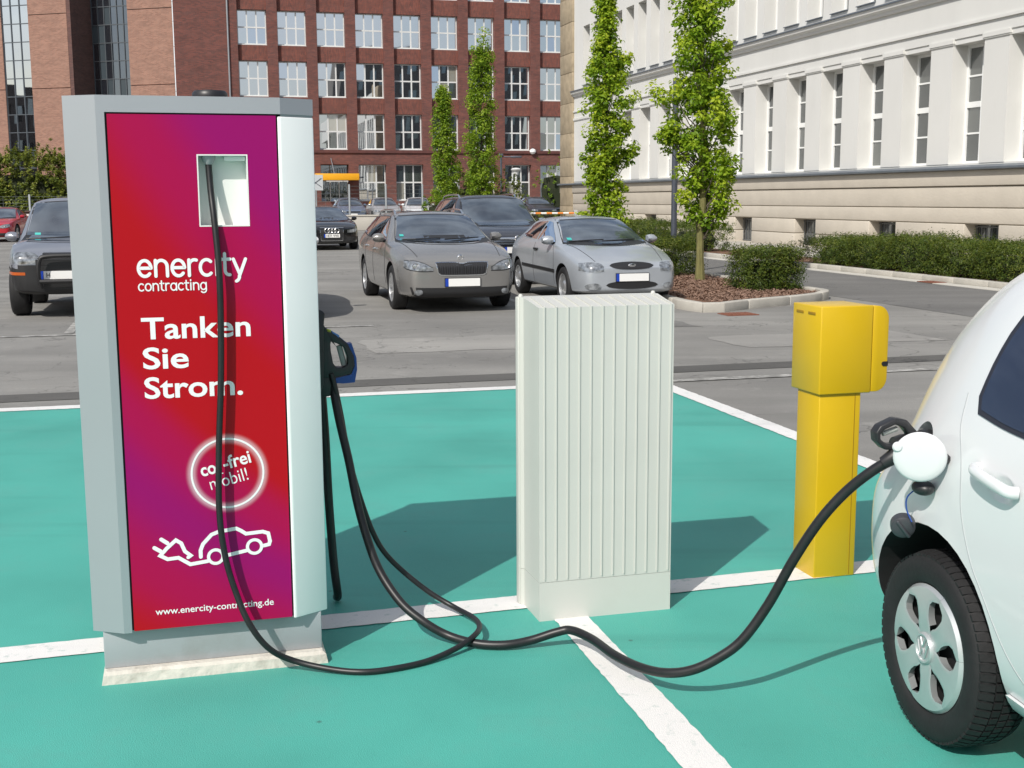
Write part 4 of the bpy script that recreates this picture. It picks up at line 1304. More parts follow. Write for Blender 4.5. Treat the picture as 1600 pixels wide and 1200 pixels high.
# grey off-roader on the left
M('paint_greyblue', (.27, .285, .325), .35, .5, coat=.6, var=.04)
S = dict(L=3.75, W=1.70, H=1.66, paint=MATS['paint_greyblue'], fa=-1.12, ra=1.08, r=.345, tw=.23, wheel='steel', gap=.06, two_tone=(.70, T_),
  stations=stations(3.75, 1.70, 1.66, nose=.86, hood=1.0, cowl=-.38, top=-.10, roof_end=.80, wt=.58, belt=1.0, nosew=.84, zb=.30),
  screen=([(-.66, 1.06), (0, 1.04), (.66, 1.06)], [(-.54, 1.56), (0, 1.585), (.54, 1.56)]), frame_mat=MATS['paint_greyblue'],
  sidewin=[([(-.50, 1.04), (.3, 1.05)], [(-.2, 1.42), (.0, 1.54), (.3, 1.56)]), ([(.38, 1.05), (1.4, 1.08)], [(.38, 1.56), (1.3, 1.53)])],
  head=([(.40, .755), (.62, .75), (.82, .77)], [(.40, .86), (.50, .90), (.66, .905), (.82, .89)]), bulbs=[], head_rim=MATS['paint_greyblue'],
  grille=([(-.33, .80), (0, .80), (.33, .80)], [(-.33, .89), (0, .89), (.33, .89)], None, 4, 'h'), slat_mat=MATS['wheel_dark'],
  intakes=[([(-.84, .42), (0, .36), (.84, .42)], [(-.84, .74), (0, .735), (.84, .74)], T_)], orange=([(.56, .60), (.80, .605)], [(.56, .64), (.80, .645)]),
  strips=[([(-.42, .74), (0, .735), (.42, .74)], [(-.42, .81), (0, .805), (.42, .81)], T_)],
  plate=(.60, ('H', -.17, .055)), plate_x=-.12, mirror=(-.45, 1.06), mirror_mat=MATS['paint_greyblue'], wipers=[((-.6, 1.055), (.0, 1.075))], stickers=[(-.50, 1.12, .04)])
c, bv = make_car('parked_car', 'grey off-road car with black bumper left of the charging station', park(-1.53, 19.55), AG, S, 'cars parked in the front row')
mb = MB()
for pts in ([(-.36, -1.93, .42), (-.38, -1.98, .6), (-.36, -1.99, .80), (-.25, -1.99, .86), (.25, -1.99, .86), (.36, -1.99, .80), (.38, -1.98, .6), (.36, -1.93, .42)], [(-.37, -1.985, .52), (.37, -1.985, .52)]):
    mb.tube(spline(pts, 5), .03, 8)
build(mb, 'bull_bar', T_, c, smooth=True)

# white car mostly hidden behind the station
M('paint_white', (.78, .79, .79), .3, coat=.6, var=.02)
S = dict(L=4.0, W=1.72, H=1.46, paint=MATS['paint_white'], fa=-1.2, ra=1.25, r=.30, tw=.19, wheel='steel',
  stations=stations(4.0, 1.72, 1.46, nose=.70, hood=.95, cowl=-.42, top=-.05, roof_end=.62, tail='hatch', wt=.57, belt=.94, nosew=.82),
  screen=([(-.68, 1.0), (0, .975), (.68, 1.0)], [(-.53, 1.375), (0, 1.40), (.53, 1.375)]),
  sidewin=[([(-.62, .98), (.2, 1.0)], [(-.14, 1.26), (.0, 1.34), (.2, 1.365)]), ([(.26, 1.0), (1.1, 1.02)], [(.26, 1.365), (.8, 1.34), (1.0, 1.25)])],
  head=([(.46, .60), (.85, .63)], [(.46, .68), (.85, .73)]), grille=([(-.4, .58), (.4, .58)], [(-.4, .64), (.4, .64)], None, 2, 'h'),
  intakes=[([(-.6, .27), (.6, .27)], [(-.6, .38), (.6, .38)], T_)], plate=(.45, None), mirror=(-.60, .99))
make_car('parked_car', 'white hatchback almost hidden behind the charging station', park(.90, 18.3), AG, S, 'cars parked in the front row')

# black coupe further back
M('paint_black', (.003, .0035, .005), .15, .0, coat=.9, var=.03)
S = dict(L=4.63, W=1.85, H=1.38, paint=MATS['paint_black'], fa=-1.42, ra=1.33, r=.33, tw=.23, wheel='alloy5', emblem=('rings', .62, .075),
  stations=stations(4.63, 1.85, 1.38, nose=.70, hood=.90, cowl=-.36, top=.02, roof_end=.45, tail='sedan', wt=.56, belt=.90, nosew=.82, tailz=.98),
  screen=([(-.72, .94), (0, .915), (.72, .94)], [(-.53, 1.295), (0, 1.315), (.53, 1.295)]),
  sidewin=[([(-.55, .93), (.4, .96)], [(-.02, 1.2), (.12, 1.27), (.4, 1.285)]), ([(.46, .96), (1.3, .99)], [(.46, 1.285), (.9, 1.25), (1.2, 1.1)])],
  head=([(.50, .56), (.7, .565), (.9, .61)], [(.50, .63), (.7, .665), (.9, .68)]), bulbs=[],
  grille=([(-.33, .34), (-.30, .315), (.30, .315), (.33, .34)], [(-.36, .68), (-.33, .705), (.33, .705), (.36, .68)], CH, 0, 'h'),
  intakes=[([(.46, .30), (.85, .33)], [(.46, .42), (.85, .44)], T_), ([(-.85, .33), (-.46, .30)], [(-.85, .44), (-.46, .42)], T_)],
  plate=(.46, ('HER 998', -.19, .40)), mirror=(-.58, .95))
make_car('parked_car', 'black coupe with four-ring grille parked further back behind the station', park(4.55, 41.2), AG, S, 'cars parked in the far row')

# red roadster at the left edge
M('paint_red', (.42, .008, .022), .28, .1, coat=.8, var=.03)
S = dict(L=4.2, W=1.84, H=1.36, paint=MATS['paint_red'], fa=-1.25, ra=1.2, r=.33, tw=.23, wheel='alloy5',
  stations=stations(4.2, 1.84, 1.36, nose=.66, hood=.88, cowl=-.30, top=.10, roof_end=.42, tail='sedan', wt=.54, belt=.90, nosew=.82, tailz=.95),
  screen=([(-.70, .94), (0, .92), (.70, .94)], [(-.52, 1.27), (0, 1.29), (.52, 1.27)]),
  sidewin=[([(-.4, .93), (.45, .95)], [(.1, 1.2), (.22, 1.25), (.45, 1.26)])], roof_dark=[([(-.5, .25), (.5, .25)], [(-.5, 1.1), (.5, 1.1)])],
  head=([(.42, .56), (.62, .55), (.84, .60)], [(.42, .62), (.62, .68), (.84, .70)]), bulbs=[(.62, .61, .04)],
  grille=([(-.36, .36), (.36, .36)], [(-.38, .58), (.38, .58)], None, 0, 'h'), intakes=[([(-.84, .26), (.84, .26)], [(-.84, .36), (.84, .36)], T_)], plate=(.42, None), mirror=(-.5, .95))
make_car('parked_car', 'red roadster with black soft top at the left edge', Vector((-20.75, 50.0, 0)), R(8), S, 'cars parked in the far row')

# simple saloons in the distance behind the low wall
def far_car(px, Y, col, label, rz, kind='hatch'):
    nm = 'paint_far_%s' % label.split()[0]
    M(nm, col, .3, .4, coat=.6, var=.04)
    S = dict(L=4.2, W=1.75, H=1.45, paint=MATS[nm], fa=-1.25, ra=1.28, r=.31, tw=.2, wheel='steel', sub=1,
      stations=stations(4.2, 1.75, 1.45, nose=.68, hood=.93, cowl=-.42, top=-.05, roof_end=.60, tail=kind, wt=.57, belt=.93, nosew=.82, tailz=.98),
      screen=([(-.68, .99), (0, .97), (.68, .99)], [(-.53, 1.36), (0, 1.385), (.53, 1.36)]),
      sidewin=[([(-.62, .97), (.2, .99)], [(-.14, 1.25), (.0, 1.33), (.2, 1.35)]), ([(.26, .99), (1.1, 1.01)], [(.26, 1.35), (.8, 1.32), (1.0, 1.23)])],
      head=([(.46, .58), (.85, .61)], [(.46, .66), (.85, .71)]), grille=([(-.4, .56), (.4, .56)], [(-.4, .64), (.4, .64)], None, 0, 'h'),
      intakes=[([(-.6, .26), (.6, .26)], [(-.6, .38), (.6, .38)], T_)], plate=(.45, None), mirror=(-.60, .98))
    x = (px - 800) / 1900 * Y
    make_car('parked_car', label, Vector((x, Y, 0.25)), rz, S, 'cars parked before the brick building')
far_car(549, 75, (.16, .20, .28), 'blue-grey car far off behind the black coupe, nearest the yellow canopy', AG)
far_car(602, 75, (.45, .46, .47), 'silver small car far off behind the wire fence', AG)
far_car(655, 74, (.76, .77, .77), 'white car far off behind the wire fence', R(8), 'sedan')
far_car(712, 82, (.07, .08, .10), 'charcoal car far off beside the left columnar tree', AG)
far_car(838, 76, (.05, .055, .07), 'dark car far off behind the striped barrier', AG)
far_car(866, 81, (.20, .23, .27), 'slate grey car far off beside the corner of the pale building', AG)
# ------------------------------------------------------------------ white electric car being charged (front right, towards the camera)
WC = thing('electric_car', 'white small car being charged at the right edge, charging flap open', 'car', (2.217, 2.484, 0), R(11))
M('white_car_paint', (.65, .66, .67), .22, coat=.4, var=.012, vs=1.5)
M('door_gap', (.40, .42, .43), .6)  # seam grey lightened to carry its edge highlight and slight shade
wp = MATS['white_car_paint']
RA = 1.11
ST = [(-1.90, .30, .52, .58, .46, .62, .36), (-1.84, .22, .66, .66, .60, .72, .46), (-1.66, .19, .76, .78, .69, .85, .52), (-1.35, .18, .81, .88, .74, .95, .56),
      (-1.05, .18, .82, .94, .765, 1.01, .60), (-.98, .18, .82, .945, .77, 1.06, .60), (-.62, .18, .82, .95, .775, 1.28, .59), (-.32, .18, .82, .955, .78, 1.435, .575),
      (-.10, .18, .82, .96, .78, 1.475, .57), (.35, .18, .82, .965, .78, 1.49, .565), (.80, .18, .82, .975, .778, 1.485, .56), (1.08, .19, .82, .965, .774, 1.47, .55, .02),
      (1.30, .21, .822, .90, .762, 1.425, .49, .035), (1.46, .24, .805, .83, .71, 1.325, .46, .035), (1.56, .27, .765, .78, .65, 1.17, .45, .02), (1.65, .33, .69, .72, .575, .94, .42)]
def blob(c, r, n=20):
    mb = MB()
    prof = [(math.sin(PI * i / n), math.cos(PI * i / n)) for i in range(n + 1)]
    mb.lathe([(max(a, 1e-4), h) for a, h in prof], 28, 'z')
    mb.v = [(c[0] + v[0] * r[0], c[1] + v[1] * r[1], c[2] + v[2] * r[2]) for v in mb.v]
    return mb
pocket = MB(); pocket.lathe([(0, -.09), (.072, -.09), (.078, .2), (0, .2)], 32, 'x')
pocket.v = [(-.775 - v[0], 1.235 + v[1], .865 + v[2]) for v in pocket.v]
me, bv = hull(ST, [(RA, .305, 1), (RA, .305, -1), (-1.31, .305, 1), (-1.31, .305, -1)], .352, 3, (wp, MATS['arch_black']), depth=.24, creases={},
              extra=[blob((-.838, .775, .853), (.042, .085, .062)), blob((.838, .775, .853), (.042, .085, .062)), pocket])
body = link('body', me, WC)
def P5(nm, lo, up, view, mat, off=.004, parent=WC, **k):
    return build(patch(bv, lo, up, view, off, **k), nm, mat, parent, smooth=True, angle=60, fix=False)
def seam5(pts, mat='door_gap', w=.0035, view='right'):
    return build(flow(bv, pts, view, w, .0012), 'door_seam', MATS[mat], WC, fix=False)
d_front = -1.9
mt_ = MATS['car_glass'].copy(); mt_.name = 'near_glass'; MATS['near_glass'] = mt_
for nd in mt_.node_tree.nodes:
    if nd.type == 'VALTORGB': nd.color_ramp.elements[0].color = (.003, .004, .008, 1); nd.color_ramp.elements[1].color = (.008, .012, .022, 1)
    if nd.type == 'MATH': nd.inputs[1].default_value = .02
    if nd.type == 'BSDF_GLOSSY': nd.inputs['Color'].default_value = (.5, .65, 1, 1)
for view in ('right', 'left'):
    # 'right' looks along +x and so meets the flank at -x
    lo = [(.965, 1.018), (.80, .997), (.5, .985), (.15, .985)]; up = [(.983, 1.05), (.980, 1.14), (.96, 1.24), (.91, 1.32), (.80, 1.375), (.5, 1.40), (.15, 1.40)]
    lo2 = [(.978, 1.005), (.80, .984), (.5, .970), (.15, .970)]; up2 = [(1.005, 1.05), (1.002, 1.145), (.982, 1.25), (.93, 1.34), (.80, 1.40), (.5, 1.425), (.15, 1.425)]
    P5('window_frame', lo2, up2, view, M('window_rubber', (.018, .019, .030), .45), .004, nu=26, nv=10)
    P5('window', lo, up, view, MATS['near_glass'], .007, nu=26, nv=10)
    P5('window_frame', [(.06, .965), (-.85, .955)], [(.06, 1.425), (-.30, 1.40), (-.62, 1.20)], view, MATS['window_rubber'], .004, nu=14, nv=8)
    P5('window', [(.04, .98), (-.80, .97)], [(.04, 1.40), (-.30, 1.375), (-.60, 1.18)], view, MATS['car_glass'], .007, nu=14, nv=8)
    P5('sill_trim', [(.752, .232), (.5, .232), (-.9, .232)], [(.742, .297), (.5, .292), (-.9, .29)], view, wp, .012, nu=20, nv=4)
    seam5([(1.07, 1.05), (1.045, .965), (1.00, .90), (.975, .842), (.948, .734), (.890, .62), (.835, .552), (.725, .417), (.642, .353), (.56, .325), (.3, .315), (-.1, .315)], view=view)
    seam5([(.10, .32), (.10, .96)], view=view)
lo, up = [(-.62, 1.02), (0, .99), (.62, 1.02)], [(-.52, 1.40), (0, 1.42), (.52, 1.40)]
P5('windscreen', lo, up, 'front', MATS['car_glass'], .006, nu=18, nv=10)
P5('rear_window', [(-.42, 1.02), (.42, 1.02)], [(-.34, 1.30), (.34, 1.30)], 'rear', MATS['car_glass'], .006)
for sg in (1, -1):
    lo, up = [(.40, .56), (.66, .60)], [(.42, .68), (.66, .74)]
    if sg < 0: lo, up = mir(lo), mir(up)
    P5('headlight', lo, up, 'front', MATS['lamp_clear'], .005)
P5('bumper_intake', [(-.5, .30), (.5, .30)], [(-.5, .42), (.5, .42)], 'front', MATS['trim_black'], .006)
# door handle bar over the recess
mb = MB()
hp = [(-.800, .900, .872), (-.818, .892, .872), (-.832, .86, .871), (-.840, .80, .866), (-.840, .74, .859), (-.833, .710, .854), (-.812, .700, .853)]
mb.tube(spline(hp, 6), .0145, 14)
mb.v = [(v[0], v[1], .862 + (v[2] - .862) * 1.15) for v in mb.v]
build(mb, 'door_handle', wp, WC, smooth=True, angle=60)
# charging flap, hinged open towards the front
fl = bpy.data.objects.new('charging_flap', None); COL.objects.link(fl); fl.parent = WC; fl.location = (-.882, 1.06, .872); fl.rotation_euler = (R(5), 0, R(-29.5)); fl.empty_display_size = .05
mb = MB()
mb.lathe([(0, -.006), (.05, -.0055), (.066, -.003), (.0722, .001), (.0732, .005), (.069, .007), (0, .004)], 48, 'y')
build(mb, 'flap_disc', wp, fl, smooth=True, angle=50)
mb = MB(); mb.lathe([(0, -.0075), (.010, -.007), (.0145, -.003), (.015, .002)], 20, 'y', (-.061, -.002, .028))
build(mb, 'flap_catch', wp, fl, smooth=True)
mb = MB(); mb.tube([(.06, .01, -.01), (.075, .03, -.01), (.07, .10, -.01)], .012, 8)
build(mb, 'flap_hinge', MATS['black_plastic'], fl, smooth=True)
mb = MB(); mb.lathe([(0, .012), (.03, .012), (.048, .005), (.050, 0), (.048, -.03), (0, -.03)], 24, 'x')
mb.v = [(-.775 - v[0], 1.235 + v[1], .865 + v[2]) for v in mb.v]
build(mb, 'charging_socket', MATS['black_plastic'], WC, smooth=True)
# black rubber nose under the flap and the hanging cap
mb = blob((-.842, 1.105, .772), (.03, .038, .022))
build(mb, 'flap_seal', MATS['black_plastic'], WC, smooth=True)
mb = MB(); mb.tube(spline([(-.853, 1.125, .765), (-.868, 1.145, .735), (-.868, 1.145, .70), (-.858, 1.13, .665)], 6), .0022, 6)
build(mb, 'cap_tether', MATS['blue_plastic'], WC)
cp = bpy.data.objects.new('socket_cap', None); COL.objects.link(cp); cp.parent = WC; cp.location = (-.862, 1.172, .642); cp.rotation_euler = (R(16), R(18), R(-20)); cp.empty_display_size = .05
M('cap_grey', (.045, .047, .055), .38, var=.1, vs=20)
mb = MB(); mb.lathe([(0, -.016), (.026, -.015), (.034, -.010), (.036, -.002), (.036, .016), (.030, .022), (0, .022)], 28, 'y')
build(mb, 'cap_body', MATS['cap_grey'], cp, smooth=True, angle=40)
mb = MB(); mb.box(-.032, .032, -.023, -.014, -.005, .005)
mb.xform(Matrix.Rotation(R(35), 4, 'Y'))
build(mb, 'cap_grip', MATS['cap_grey'], cp, bevel=.003)
# rear and front wheels
def big_wheel(y, side):
    wh = bpy.data.objects.new('wheel', None); COL.objects.link(wh); wh.parent = WC; wh.empty_display_size = .1
    wh.location = (side * .722, y, .286)
    if side < 0: wh.rotation_euler = (0, 0, PI)
    r, w = .286, .168
    mb = MB()
    mb.lathe([(.17, -w / 2), (.24, -w / 2 - .003), (.268, -w / 2 + .006), (.279, -w * .36), (.280, 0), (.279, w * .36), (.268, w / 2 - .004), (.255, w / 2 + .003), (.238, w / 2 + .006), (.212, w / 2 + .004), (.197, w / 2 - .002), (.189, w / 2 - .012), (.180, w / 2 - .02)], 72, 'x')
    build(mb, 'tyre', MATS['tyre'], wh, smooth=True, angle=50)
    mb = MB()
    K = 64
    for k in range(K):
        a0 = 2 * PI * (k + .10) / K; a1 = 2 * PI * (k + .84) / K
        for (xa, xb, sk) in ((w * .235, w * .47, .35), (w * .06, w * .205, .2), (-w * .11, w * .03, -.15), (-w * .28, -w * .14, .2), (-w * .47, -w * .31, -.35)):
            vs = []
            for rr_ in (.2765, r):
                for (x, a) in ((xa, a0), (xb, a0), (xb, a1), (xa, a1)):
                    aa = a + sk * (x - xa) / w * .22 + (.5 * 2 * PI / K if xa < 0 else 0)
                    rad = rr_ - (.010 * max(0, abs(x) - w * .36) / (w * .11))
                    vs.append((x, rad * math.cos(aa), rad * math.sin(aa)))
            mb.add(vs, [(4, 5, 6, 7), (0, 1, 5, 4), (1, 2, 6, 5), (2, 3, 7, 6), (3, 0, 4, 7)])
    build(mb, 'tread', MATS['tyre'], wh, fix=False)
    # wheel cover: six broad petals, dark openings between
    x0 = w / 2 - .002
    # each petal is bounded by two edge curves, so the openings have clean outlines
    def hx(rr_): return x0 + .005 + .004 * math.sin(PI * min(1, max(0, (rr_ - .05) / .13)))
    rads = [.050, .062, .078, .092, .108, .124, .140, .154, .168, .180, .189]
    half = [29.9, 29.9, 24.0, 17.5, 15.2, 14.6, 15.0, 19.0, 29.9, 29.9, 29.9]
    vs, fs = [], []
    NP = 11
    for p in range(6):
        base = len(vs)
        for i, rr_ in enumerate(rads):
            for k in range(NP):
                t = 2 * k / (NP - 1) - 1
                a = R(60 * p + 38 + half[i] * t)
                edge = max(0, abs(t) - .8) / .2
                x = hx(rr_) - .0018 * edge - (.010 if i == len(rads) - 1 else 0)
                vs.append((x, rr_ * math.cos(a), rr_ * math.sin(a)))
        for i in range(len(rads) - 1):
            for k in range(NP - 1):
                fs.append((base + i * NP + k, base + (i + 1) * NP + k, base + (i + 1) * NP + k + 1, base + i * NP + k + 1))
        # slanted cheeks of the opening, running inwards
        for k, sgn in ((0, 1), (NP - 1, -1)):
            b2 = len(vs)
            idx = range(2, 9)
            for i in idx:
                a = R(60 * p + 38 + half[i] * (-1 if k == 0 else 1) + sgn * 4.0)
                vs.append((hx(rads[i]) - .026, rads[i] * math.cos(a), rads[i] * math.sin(a)))
            for n_, i in enumerate(list(idx)[:-1]):
                fs.append((base + i * NP + k, base + (i + 1) * NP + k, b2 + n_ + 1, b2 + n_))
    mb = MB(); mb.add(vs, fs)
    cv = build(mb, 'wheel_cover', M('cover_silver', (.52, .545, .55), .33, .55, var=.05, vs=12), wh, smooth=True, angle=24, fix=False)
    mb = MB(); mb.lathe([(0, hx(.05)), (.052, hx(.05) - .0005), (.053, x0 - .01)], 40, 'x')
    build(mb, 'hub_plate', MATS['cover_silver'], wh, smooth=True)
    mb = MB(); mb.lathe([(0, x0 - .035), (.172, x0 - .035), (.172, x0 - .05), (0, x0 - .05)], 40, 'x'); build(mb, 'rim', MATS['arch_black'], wh)
    mb = MB(); mb.lathe([(0, x0 + .010), (.036, x0 + .009), (.038, x0 + .014), (.043, x0 + .0145), (.0465, x0 + .009), (.047, x0)], 40, 'x')
    hb = build(mb, 'hub_badge', MATS['cover_silver'], wh, smooth=True, angle=35)
    mb = MB()
    for pts in ([(-.013, .031), (0, .004), (.013, .031)], [(-.027, .018), (-.013, -.024), (0, .001), (.013, -.024), (.027, .018)]):
        q = [(x0 + .0125, p[0], p[1]) for p in pts]
        for a, b in zip(q, q[1:]): mb.tube([a, b], .003, 6)
    build(mb, 'badge_letters', MATS['wheel_silver'], hb)
    return wh
for y in (RA, -1.31):
    for s in (-1, 1): big_wheel(y, s)
# plug in the socket
pl = thing('charging_plug', 'black charging plug with looped handle in the white car', 'plug', (2.217, 2.484, 0), R(11))
mb = MB()
mb.lathe([(0, .03), (.033, .03), (.036, .02), (.036, -.02), (.032, -.045), (0, -.05)], 24, 'x')
mb.v = [(-.825 + v[0], 1.235 + v[1] - .06 * max(0, -v[0]), .868 + v[2] - .18 * max(0, -v[0] - .03)) for v in mb.v]
build(mb, 'plug_body', MATS['black_plastic'], pl, smooth=True, angle=40)
mb = MB()
hs_ = lambda L_: [(-.80 + (x + .845) * .80, .91 + (z - .91) * .92) for x, z in L_]
out = [(-.845, .905), (-.90, .955), (-.945, .962), (-1.005, .940), (-1.022, .918), (-1.018, .890), (-.985, .862), (-.94, .858), (-.90, .865), (-.86, .872)]
inn = [(-.885, .905), (-.910, .930), (-.945, .942), (-.990, .925), (-1.003, .912), (-1.002, .896), (-.978, .880), (-.94, .876), (-.905, .880), (-.89, .888)]
ring_plate(mb, hs_(out), hs_(inn), 1.205, 1.245)
build(mb, 'handle', MATS['black_plastic'], pl, bevel=.004)
mb = MB(); mb.tube([(-.866, 1.225, .924), (-.912, 1.225, .910)], .0075, 10)
build(mb, 'grip', MATS['grip_grey'], pl, smooth=True)
mb = MB(); mb.tube([(-.845, 1.205, .855), (-.878, 1.210, .845), (-.905, 1.225, .822)], [.025, .024, .019], 16)
build(mb, 'strain_relief', MATS['black_plastic'], pl, smooth=True, angle=60)
# ------------------------------------------------------------------ buildings
def glass_mat(name, fac, dark=(.012, .014, .017), tint=(.86, .90, .94)):
    mt, n, l = new_mat(name)
    n.remove(n['Principled BSDF'])
    d = n.new('ShaderNodeBsdfPrincipled'); d.inputs['Base Color'].default_value = (*dark, 1); d.inputs['Roughness'].default_value = .3
    g = n.new('ShaderNodeBsdfGlossy'); g.inputs['Color'].default_value = (*tint, 1); g.inputs['Roughness'].default_value = .015
    t = n.new('ShaderNodeTexCoord'); nz = n.new('ShaderNodeTexNoise'); nz.inputs['Scale'].default_value = .35
    bp = n.new('ShaderNodeBump'); bp.inputs['Strength'].default_value = .05; bp.inputs['Distance'].default_value = .1
    l.new(t.outputs['Object'], nz.inputs['Vector']); l.new(nz.outputs['Fac'], bp.inputs['Height']); l.new(bp.outputs[0], g.inputs['Normal'])
    mx = n.new('ShaderNodeMixShader'); mx.inputs[0].default_value = fac
    l.new(d.outputs[0], mx.inputs[1]); l.new(g.outputs[0], mx.inputs[2])
    l.new(mx.outputs[0], n['Material Output'].inputs[0])
    MATS[name] = mt
    return mt
glass_mat('pane_mirror', .78)
glass_mat('pane_grey', .16, (.022, .026, .026))
glass_mat('pane_dark', .25, (.008, .011, .016), (.7, .8, .9))
def brick_mat(name, c1, c2, mortar, bw=.25, bh=.075, rot=0.0, var=.25):
    mt, n, l = new_mat(name)
    b = n['Principled BSDF']
    t = n.new('ShaderNodeTexCoord')
    sp = n.new('ShaderNodeSeparateXYZ'); cb_ = n.new('ShaderNodeCombineXYZ')
    l.new(t.outputs['Object'], sp.inputs[0])
    ad = n.new('ShaderNodeMath'); ad.operation = 'ADD'; l.new(sp.outputs['X'], ad.inputs[0]); l.new(sp.outputs['Y'], ad.inputs[1])
    l.new(ad.outputs[0], cb_.inputs[0]); l.new(sp.outputs['Z'], cb_.inputs[1])
    mp = n.new('ShaderNodeMapping'); mp.inputs['Rotation'].default_value = (0, 0, rot)
    l.new(cb_.outputs[0], mp.inputs['Vector'])
    br = n.new('ShaderNodeTexBrick')
    br.inputs['Color1'].default_value = (*c1, 1); br.inputs['Color2'].default_value = (*c2, 1); br.inputs['Mortar'].default_value = (*mortar, 1)
    br.inputs['Scale'].default_value = 1.0; br.inputs['Brick Width'].default_value = bw; br.inputs['Row Height'].default_value = bh; br.inputs['Mortar Size'].default_value = .008
    br.inputs['Bias'].default_value = -.1
    l.new(mp.outputs[0], br.inputs['Vector'])
    nz = n.new('ShaderNodeTexNoise'); nz.inputs['Scale'].default_value = .9; nz.inputs['Detail'].default_value = 9; nz.inputs['Roughness'].default_value = .75
    ms = n.new('ShaderNodeMapping'); ms.inputs['Scale'].default_value = (1, 1, 3.0)
    l.new(t.outputs['Object'], ms.inputs['Vector']); l.new(ms.outputs[0], nz.inputs['Vector'])
    rp = n.new('ShaderNodeMapRange'); rp.inputs['From Min'].default_value = .3; rp.inputs['From Max'].default_value = .7; rp.inputs['To Min'].default_value = 1 - var; rp.inputs['To Max'].default_value = 1 + var
    l.new(nz.outputs['Fac'], rp.inputs['Value'])
    hs = n.new('ShaderNodeMix'); hs.data_type = 'RGBA'; hs.blend_type = 'MULTIPLY'; hs.inputs['Factor'].default_value = 1
    l.new(br.outputs['Color'], hs.inputs['A']); l.new(rp.outputs[0], hs.inputs['B'])
    l.new(hs.outputs['Result'], b.inputs['Base Color'])
    b.inputs['Roughness'].default_value = .85
    bp = n.new('ShaderNodeBump'); bp.inputs['Strength'].default_value = .4; bp.inputs['Distance'].default_value = .01
    l.new(br.outputs['Fac'], bp.inputs['Height']); bp.invert = True; l.new(bp.outputs[0], b.inputs['Normal'])
    MATS[name] = mt
    return mt
brick_mat('brick_red', (.185, .056, .042), (.11, .038, .033), (.10, .075, .065))
brick_mat('brick_soldier', (.215, .060, .040), (.125, .040, .032), (.10, .075, .065), rot=R(90))
brick_mat('brick_orange', (.31, .155, .108), (.225, .105, .075), (.24, .20, .165), var=.2)
brick_mat('brick_brown', (.13, .055, .045), (.085, .04, .035), (.09, .075, .07))
M('frame_white', (.62, .63, .62), .45, var=.03, vs=3)
M('dark_reveal', (.015, .014, .014), .8)
M('sill_stone', (.45, .44, .42), .7)
M('zinc', (.16, .185, .215), .45, .4, var=.15, vs=3)

def window_unit(parent, name, x, z, y, w, h, cols, rows, frame_mat, pane_mats, cache={}, depth=.08, fr=.07, bar=.05, transom=None, tw=.09):
    """window > pane: frame mesh with its panes as children; local x along the wall, facing -y"""
    key = (name, w, h, cols, rows, fr, bar)
    xs = [fr + (w - 2 * fr + bar) / cols * i for i in range(cols)]
    pw = (w - 2 * fr + bar) / cols - bar
    zs = [fr + (h - 2 * fr + bar) / rows * i for i in range(rows)]
    ph = (h - 2 * fr + bar) / rows - bar
    if key not in cache:
        mb = MB()
        mb.box(0, fr, 0, depth, 0, h); mb.box(w - fr, w, 0, depth, 0, h)
        mb.box(fr, w - fr, 0, depth, 0, fr); mb.box(fr, w - fr, 0, depth, h - fr, h)
        for i in range(1, cols): mb.box(xs[i] - bar, xs[i], .008, depth, fr, h - fr)
        for j in range(1, rows):
            b = tw if (transom is not None and j == transom) else 0
            for i in range(cols): mb.box(xs[i], xs[i] + pw, .014 - (.02 if b else 0), depth, zs[j] - bar - b / 2, zs[j] + b / 2)
        pm = []
        for pmat in pane_mats:
            mp_ = MB(); mp_.add([(0, 0, 0), (pw, 0, 0), (pw, 0, ph), (0, 0, ph), (0, .01, 0), (pw, .01, 0), (pw, .01, ph), (0, .01, ph)], [(0, 1, 2, 3), (4, 7, 6, 5), (0, 4, 5, 1), (1, 5, 6, 2), (2, 6, 7, 3), (3, 7, 4, 0)])
            pm.append(mesh_of(mp_, 'pane', pmat))
        cache[key] = (mesh_of(mb, 'window', frame_mat), pm)
    fm, pm = cache[key]
    wo_ = link('window', fm, parent, (x, y, z))
    for i in range(cols):
        for j in range(rows):
            pn = link('pane', random.choice(pm), wo_, (xs[i], depth * .55 + random.uniform(0, .004), zs[j]))
            pn.rotation_euler = (random.uniform(-.004, .004), 0, random.uniform(-.004, .004))
            if random.random() < .06: pn.rotation_euler = (random.uniform(-.05, .0), 0, 0)
    return wo_

# ---- red brick factory along the far side
BB = thing('brick_building', 'long dark red brick factory with white framed windows', 'building', W(0, 92), AG)
rows = [(1.52, 4.16), (5.29, 7.86), (9.06, 11.55), (12.69, 15.10), (16.30, 18.75), (19.9, 22.3)]
u0_ = 4.39; pitch = 2.82; ww = 2.08
cols_ = [u0_ + pitch * i for i in range(12)]
TOP = 24.0
mb = MB()
mb.box(.0, u0_, -.25, .8, 5.2, TOP)
edges = [(c, c + ww) for c in cols_]
for i in range(len(edges)):
    a = edges[i][1]; b = edges[i + 1][0] if i + 1 < len(edges) else a + 6
    mb.box(a, b, -.25, .8, 5.2, TOP)
